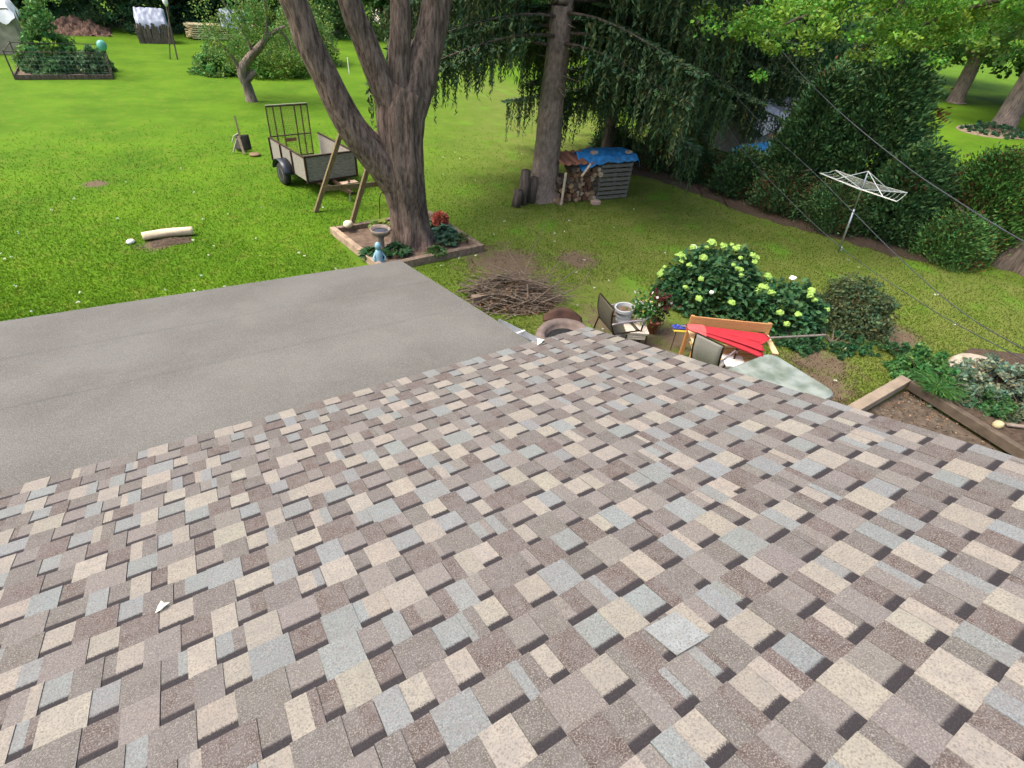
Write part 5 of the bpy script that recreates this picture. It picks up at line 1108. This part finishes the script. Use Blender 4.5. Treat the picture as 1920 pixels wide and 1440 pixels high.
def rock(c, rx, ry, h, m_, label, cat='rock', grp=None, seed=0, name='stone'):
    q = MB(); q.lathe(c, [(rx * .9, 0), (rx, h * .4), (rx * .85, h * .85), (rx * .3, h), (.01, h)], 16, sx=1)
    q.v = [(c[0] + (v[0] - c[0]), c[1] + (v[1] - c[1]) * ry / rx, v[2] + .25 * h * noise3((v[0] * 3 + seed, v[1] * 3, 0))) for v in q.v]
    q.v = [(v[0] + .12 * rx * noise3((v[0] * 4, v[1] * 4, seed)), v[1], v[2]) for v in q.v]; setp(q.build(name, m_, smooth=True), label, cat, grp)
rock(P(1822, 690, .1), .60, .36, .10, STONE, 'large flat tan rock at the back corner of the planted bed', seed=1)
rock(P(1868, 800, .1), .09, .07, .1, mat('yellow_stone', (.42, .36, .20), .8), 'small round yellowish stone low in the planted bed', 'stone', None, 4)
q = MB(); q.box(P(1905, 798, .14), (.3, .07, .03), (.8, -.6, 0), (.6, .8, 0)); setp(q.build('pale_chip', CONCRETE, bevel=.006), 'pale stone chip beside the round yellow stone', 'stone')
bush(tuple(P(1728, 700, .1))[:2], .58, .48, 'bright leafy clump at the corner of the bed timbers', (.06, .17, .045), 4600, .09, 'leafy_plant', 'plant')
bush(tuple(P(1848, 762, .1))[:2], .42, .34, 'low leafy clump behind the dark bed timber', (.055, .14, .045), 3600, .09, 'leafy_plant', 'plant')
bush(tuple(P(1800, 735, .1))[:2], .62, .42, 'variegated ground cover plant in the middle of the bed behind the grass tuft', (.12, .18, .11), 6500, .085, 'variegated_plant', 'plant', None, 1.3, -.5)
bush(tuple(P(1875, 725, .1))[:2], .85, .46, 'variegated white and green ground cover plant in the bed', (.17, .22, .15), 11000, .085, 'variegated_plant', 'plant', None, 1.5, -.5)
bush(tuple(P(1925, 768, .1))[:2], .6, .42, 'dark variegated ground cover plant at the right frame edge', (.09, .13, .07), 4500, .10, 'variegated_plant', 'plant', None, 1.3, -.5)
gc_ = P(1748, 742, .1); o = thing('ornamental_grass', 'tuft of long arching grass leaning over the bed timber', 'grass tuft', (gc_.x, gc_.y, .1)); Q = []
n_ = 420; az_ = RNG.uniform(0, 6.283, n_); le = RNG.uniform(.25, .6, n_); base_ = np.array([gc_.x, gc_.y, .1])[None] + RNG.normal(0, .05, (n_, 3)) * np.array([1, 1, 0])
for k in range(4):
    t0_, t1_ = k / 4, (k + 1) / 4
    f_ = lambda t: base_ + np.stack([np.cos(az_) * le * .75 * t ** 1.6, np.sin(az_) * le * .75 * t ** 1.6, le * 1.1 * t - le * .65 * t * t], 1)
    a3, b3 = f_(t0_), f_(t1_); Q.append(leaves((a3 + b3) / 2, np.linalg.norm(b3 - a3, axis=1) * 1.25, .014, b3 - a3))
quad_mesh('blades', np.concatenate(Q), np.tile(tints(n_, (.06, .16, .035), .35), (4, 1)), LEAF, o)

# ------------------------------------------------------------------ overhead wires
WMAT = mat('grey_cable', (.06, .065, .075), .45, .1, 10, .2)
def wire(pts, r_, label):
    pp = [Vector(EYE) + Vector(ray(x_, y_)) * d_ for x_, y_, d_ in pts]; q = MB(); q.tube(curve(pp, 8), r_, 7); setp(q.build('overhead_cable', WMAT, smooth=True), label, 'cable', 'service cables crossing the yard')
wire([(1360, -60, 19), (1462, 90, 16), (1555, 192, 14), (1690, 305, 12), (1800, 380, 10.6), (1890, 436, 9.6), (2050, 525, 8)], .009, 'uppermost overhead cable, crossing in front of the tall cedar')
wire([(1290, 80, 19), (1345, 140, 17.5), (1430, 235, 15.5), (1520, 318, 13.8), (1600, 398, 12), (1690, 487, 10.4), (1800, 582, 9), (1920, 655, 7.8), (2050, 720, 7)], .0065, 'middle overhead cable, passing across the clothesline pole')
wire([(1270, 120, 19), (1335, 195, 17), (1400, 290, 15), (1470, 365, 13.4), (1535, 428, 12), (1610, 490, 10.8), (1700, 550, 9.5), (1780, 600, 8.6), (1950, 690, 7.4)], .0055, 'lowest and thinnest overhead cable, left of the clothesline')

# ------------------------------------------------------------------ grass blades, clover flowers, litter on the lawn
N_ = 420000
u_ = RNG.rand(N_); v_ = RNG.rand(N_)
px = RNG.uniform(-60, 1980, N_); py = RNG.uniform(130, 780, N_) ** 1.0
dirs = (WM @ np.stack([px - 960, py - 720, np.full(N_, FPX)])).T; tt = -5.1 / dirs[:, 2]; ok = (dirs[:, 2] < 0); gp = dirs * tt[:, None]; gp[:, 2] = 0
X, Y = gp[:, 0], gp[:, 1]
dst = np.hypot(X, Y)
ok &= (RNG.rand(N_) < np.clip((24 - dst) / 14, 0, 1))
ok &= ~((X < 3.2) & (Y < 6.4)); ok &= ~((X > 5.2) & (X < 8.1) & (Y > 4.2) & (Y < 7.6) & (RNG.rand(N_) < .82)); ok &= ~((X > 2.9) & (X < 5.8) & (Y > 9.7) & (Y < 12.4) & ((X - 2.9) * .1 + Y < 12.6))
ok &= ~((Y < 2.45) & (X < 10.1)); ok &= ~((X > 10) & (X < 13.2) & (Y < 2.1))
# border mulch: skip points beyond the bed line
hbx = np.array([p.x for p in cb]); hby = np.array([p.y for p in cb]); srt = np.argsort(hby); lim = np.interp(Y, hby[srt], hbx[srt]); ok &= ~((X > lim + .1) & (X < lim + 2.6) & (Y > 4.2) & (Y < 16))
for (x_, y_, r_) in LAWN_DIRT: ok &= ~((np.hypot(X - x_, Y - y_) < r_ * .75) & (RNG.rand(N_) < .8))
ok &= ~((X > vx0 - .1) & (X < vx1 + .1) & (Y > vy0 - .1) & (Y < vy1 + .1))
gp = gp[ok]; dst = dst[ok]; n_ = len(gp); hgt = RNG.uniform(.015, .036, n_); wd = .006 + dst * .0008
az_ = RNG.uniform(0, 6.283, n_); lean = RNG.normal(0, .45, (n_, 2))
gp[:, :2] += RNG.normal(0, .02, (n_, 2)); w_ = np.stack([np.cos(az_) * wd / 2, np.sin(az_) * wd / 2, np.zeros(n_)], 1); tip = np.stack([lean[:, 0] * hgt, lean[:, 1] * hgt, hgt], 1)
V4 = np.stack([gp - w_, gp + w_, gp + w_ * .5 + tip, gp - w_ * .5 + tip], 1)
gt2 = np.clip(RNG.normal(1.25, .09, (n_, 1)), .8, 1.8) * np.array([[1, 1, 1]]); gt2[:, 0] *= RNG.uniform(.92, 1.18, n_)
ob = quad_mesh('grass', V4, gt2, BLADE); setp(ob, 'short mown lawn grass', 'grass', kind='stuff')
n_ = 170; px = RNG.uniform(0, 1900, n_); py = RNG.uniform(200, 720, n_); pts_ = np.array([list(P(a, b_)) for a, b_ in zip(px, py)]); ok = (~((pts_[:, 0] < 3.2) & (pts_[:, 1] < 6.6))) & (pts_[:, 1] > 2.6) & (pts_[:, 1] < 19) & (pts_[:, 0] < 15)
c_ = np.repeat(pts_[ok], 5, 0) + RNG.normal(0, .012, (ok.sum() * 5, 3)); c_[:, 2] = .05 + np.abs(RNG.normal(0, .012, len(c_)))
ob = quad_mesh('clover', leaves(c_, .034, .03, flat=.5), tints(len(c_), (.66, .70, .60), .15, .05), LEAF); setp(ob, 'small white clover flowers and petals dotting the lawn', 'flowers', kind='stuff')
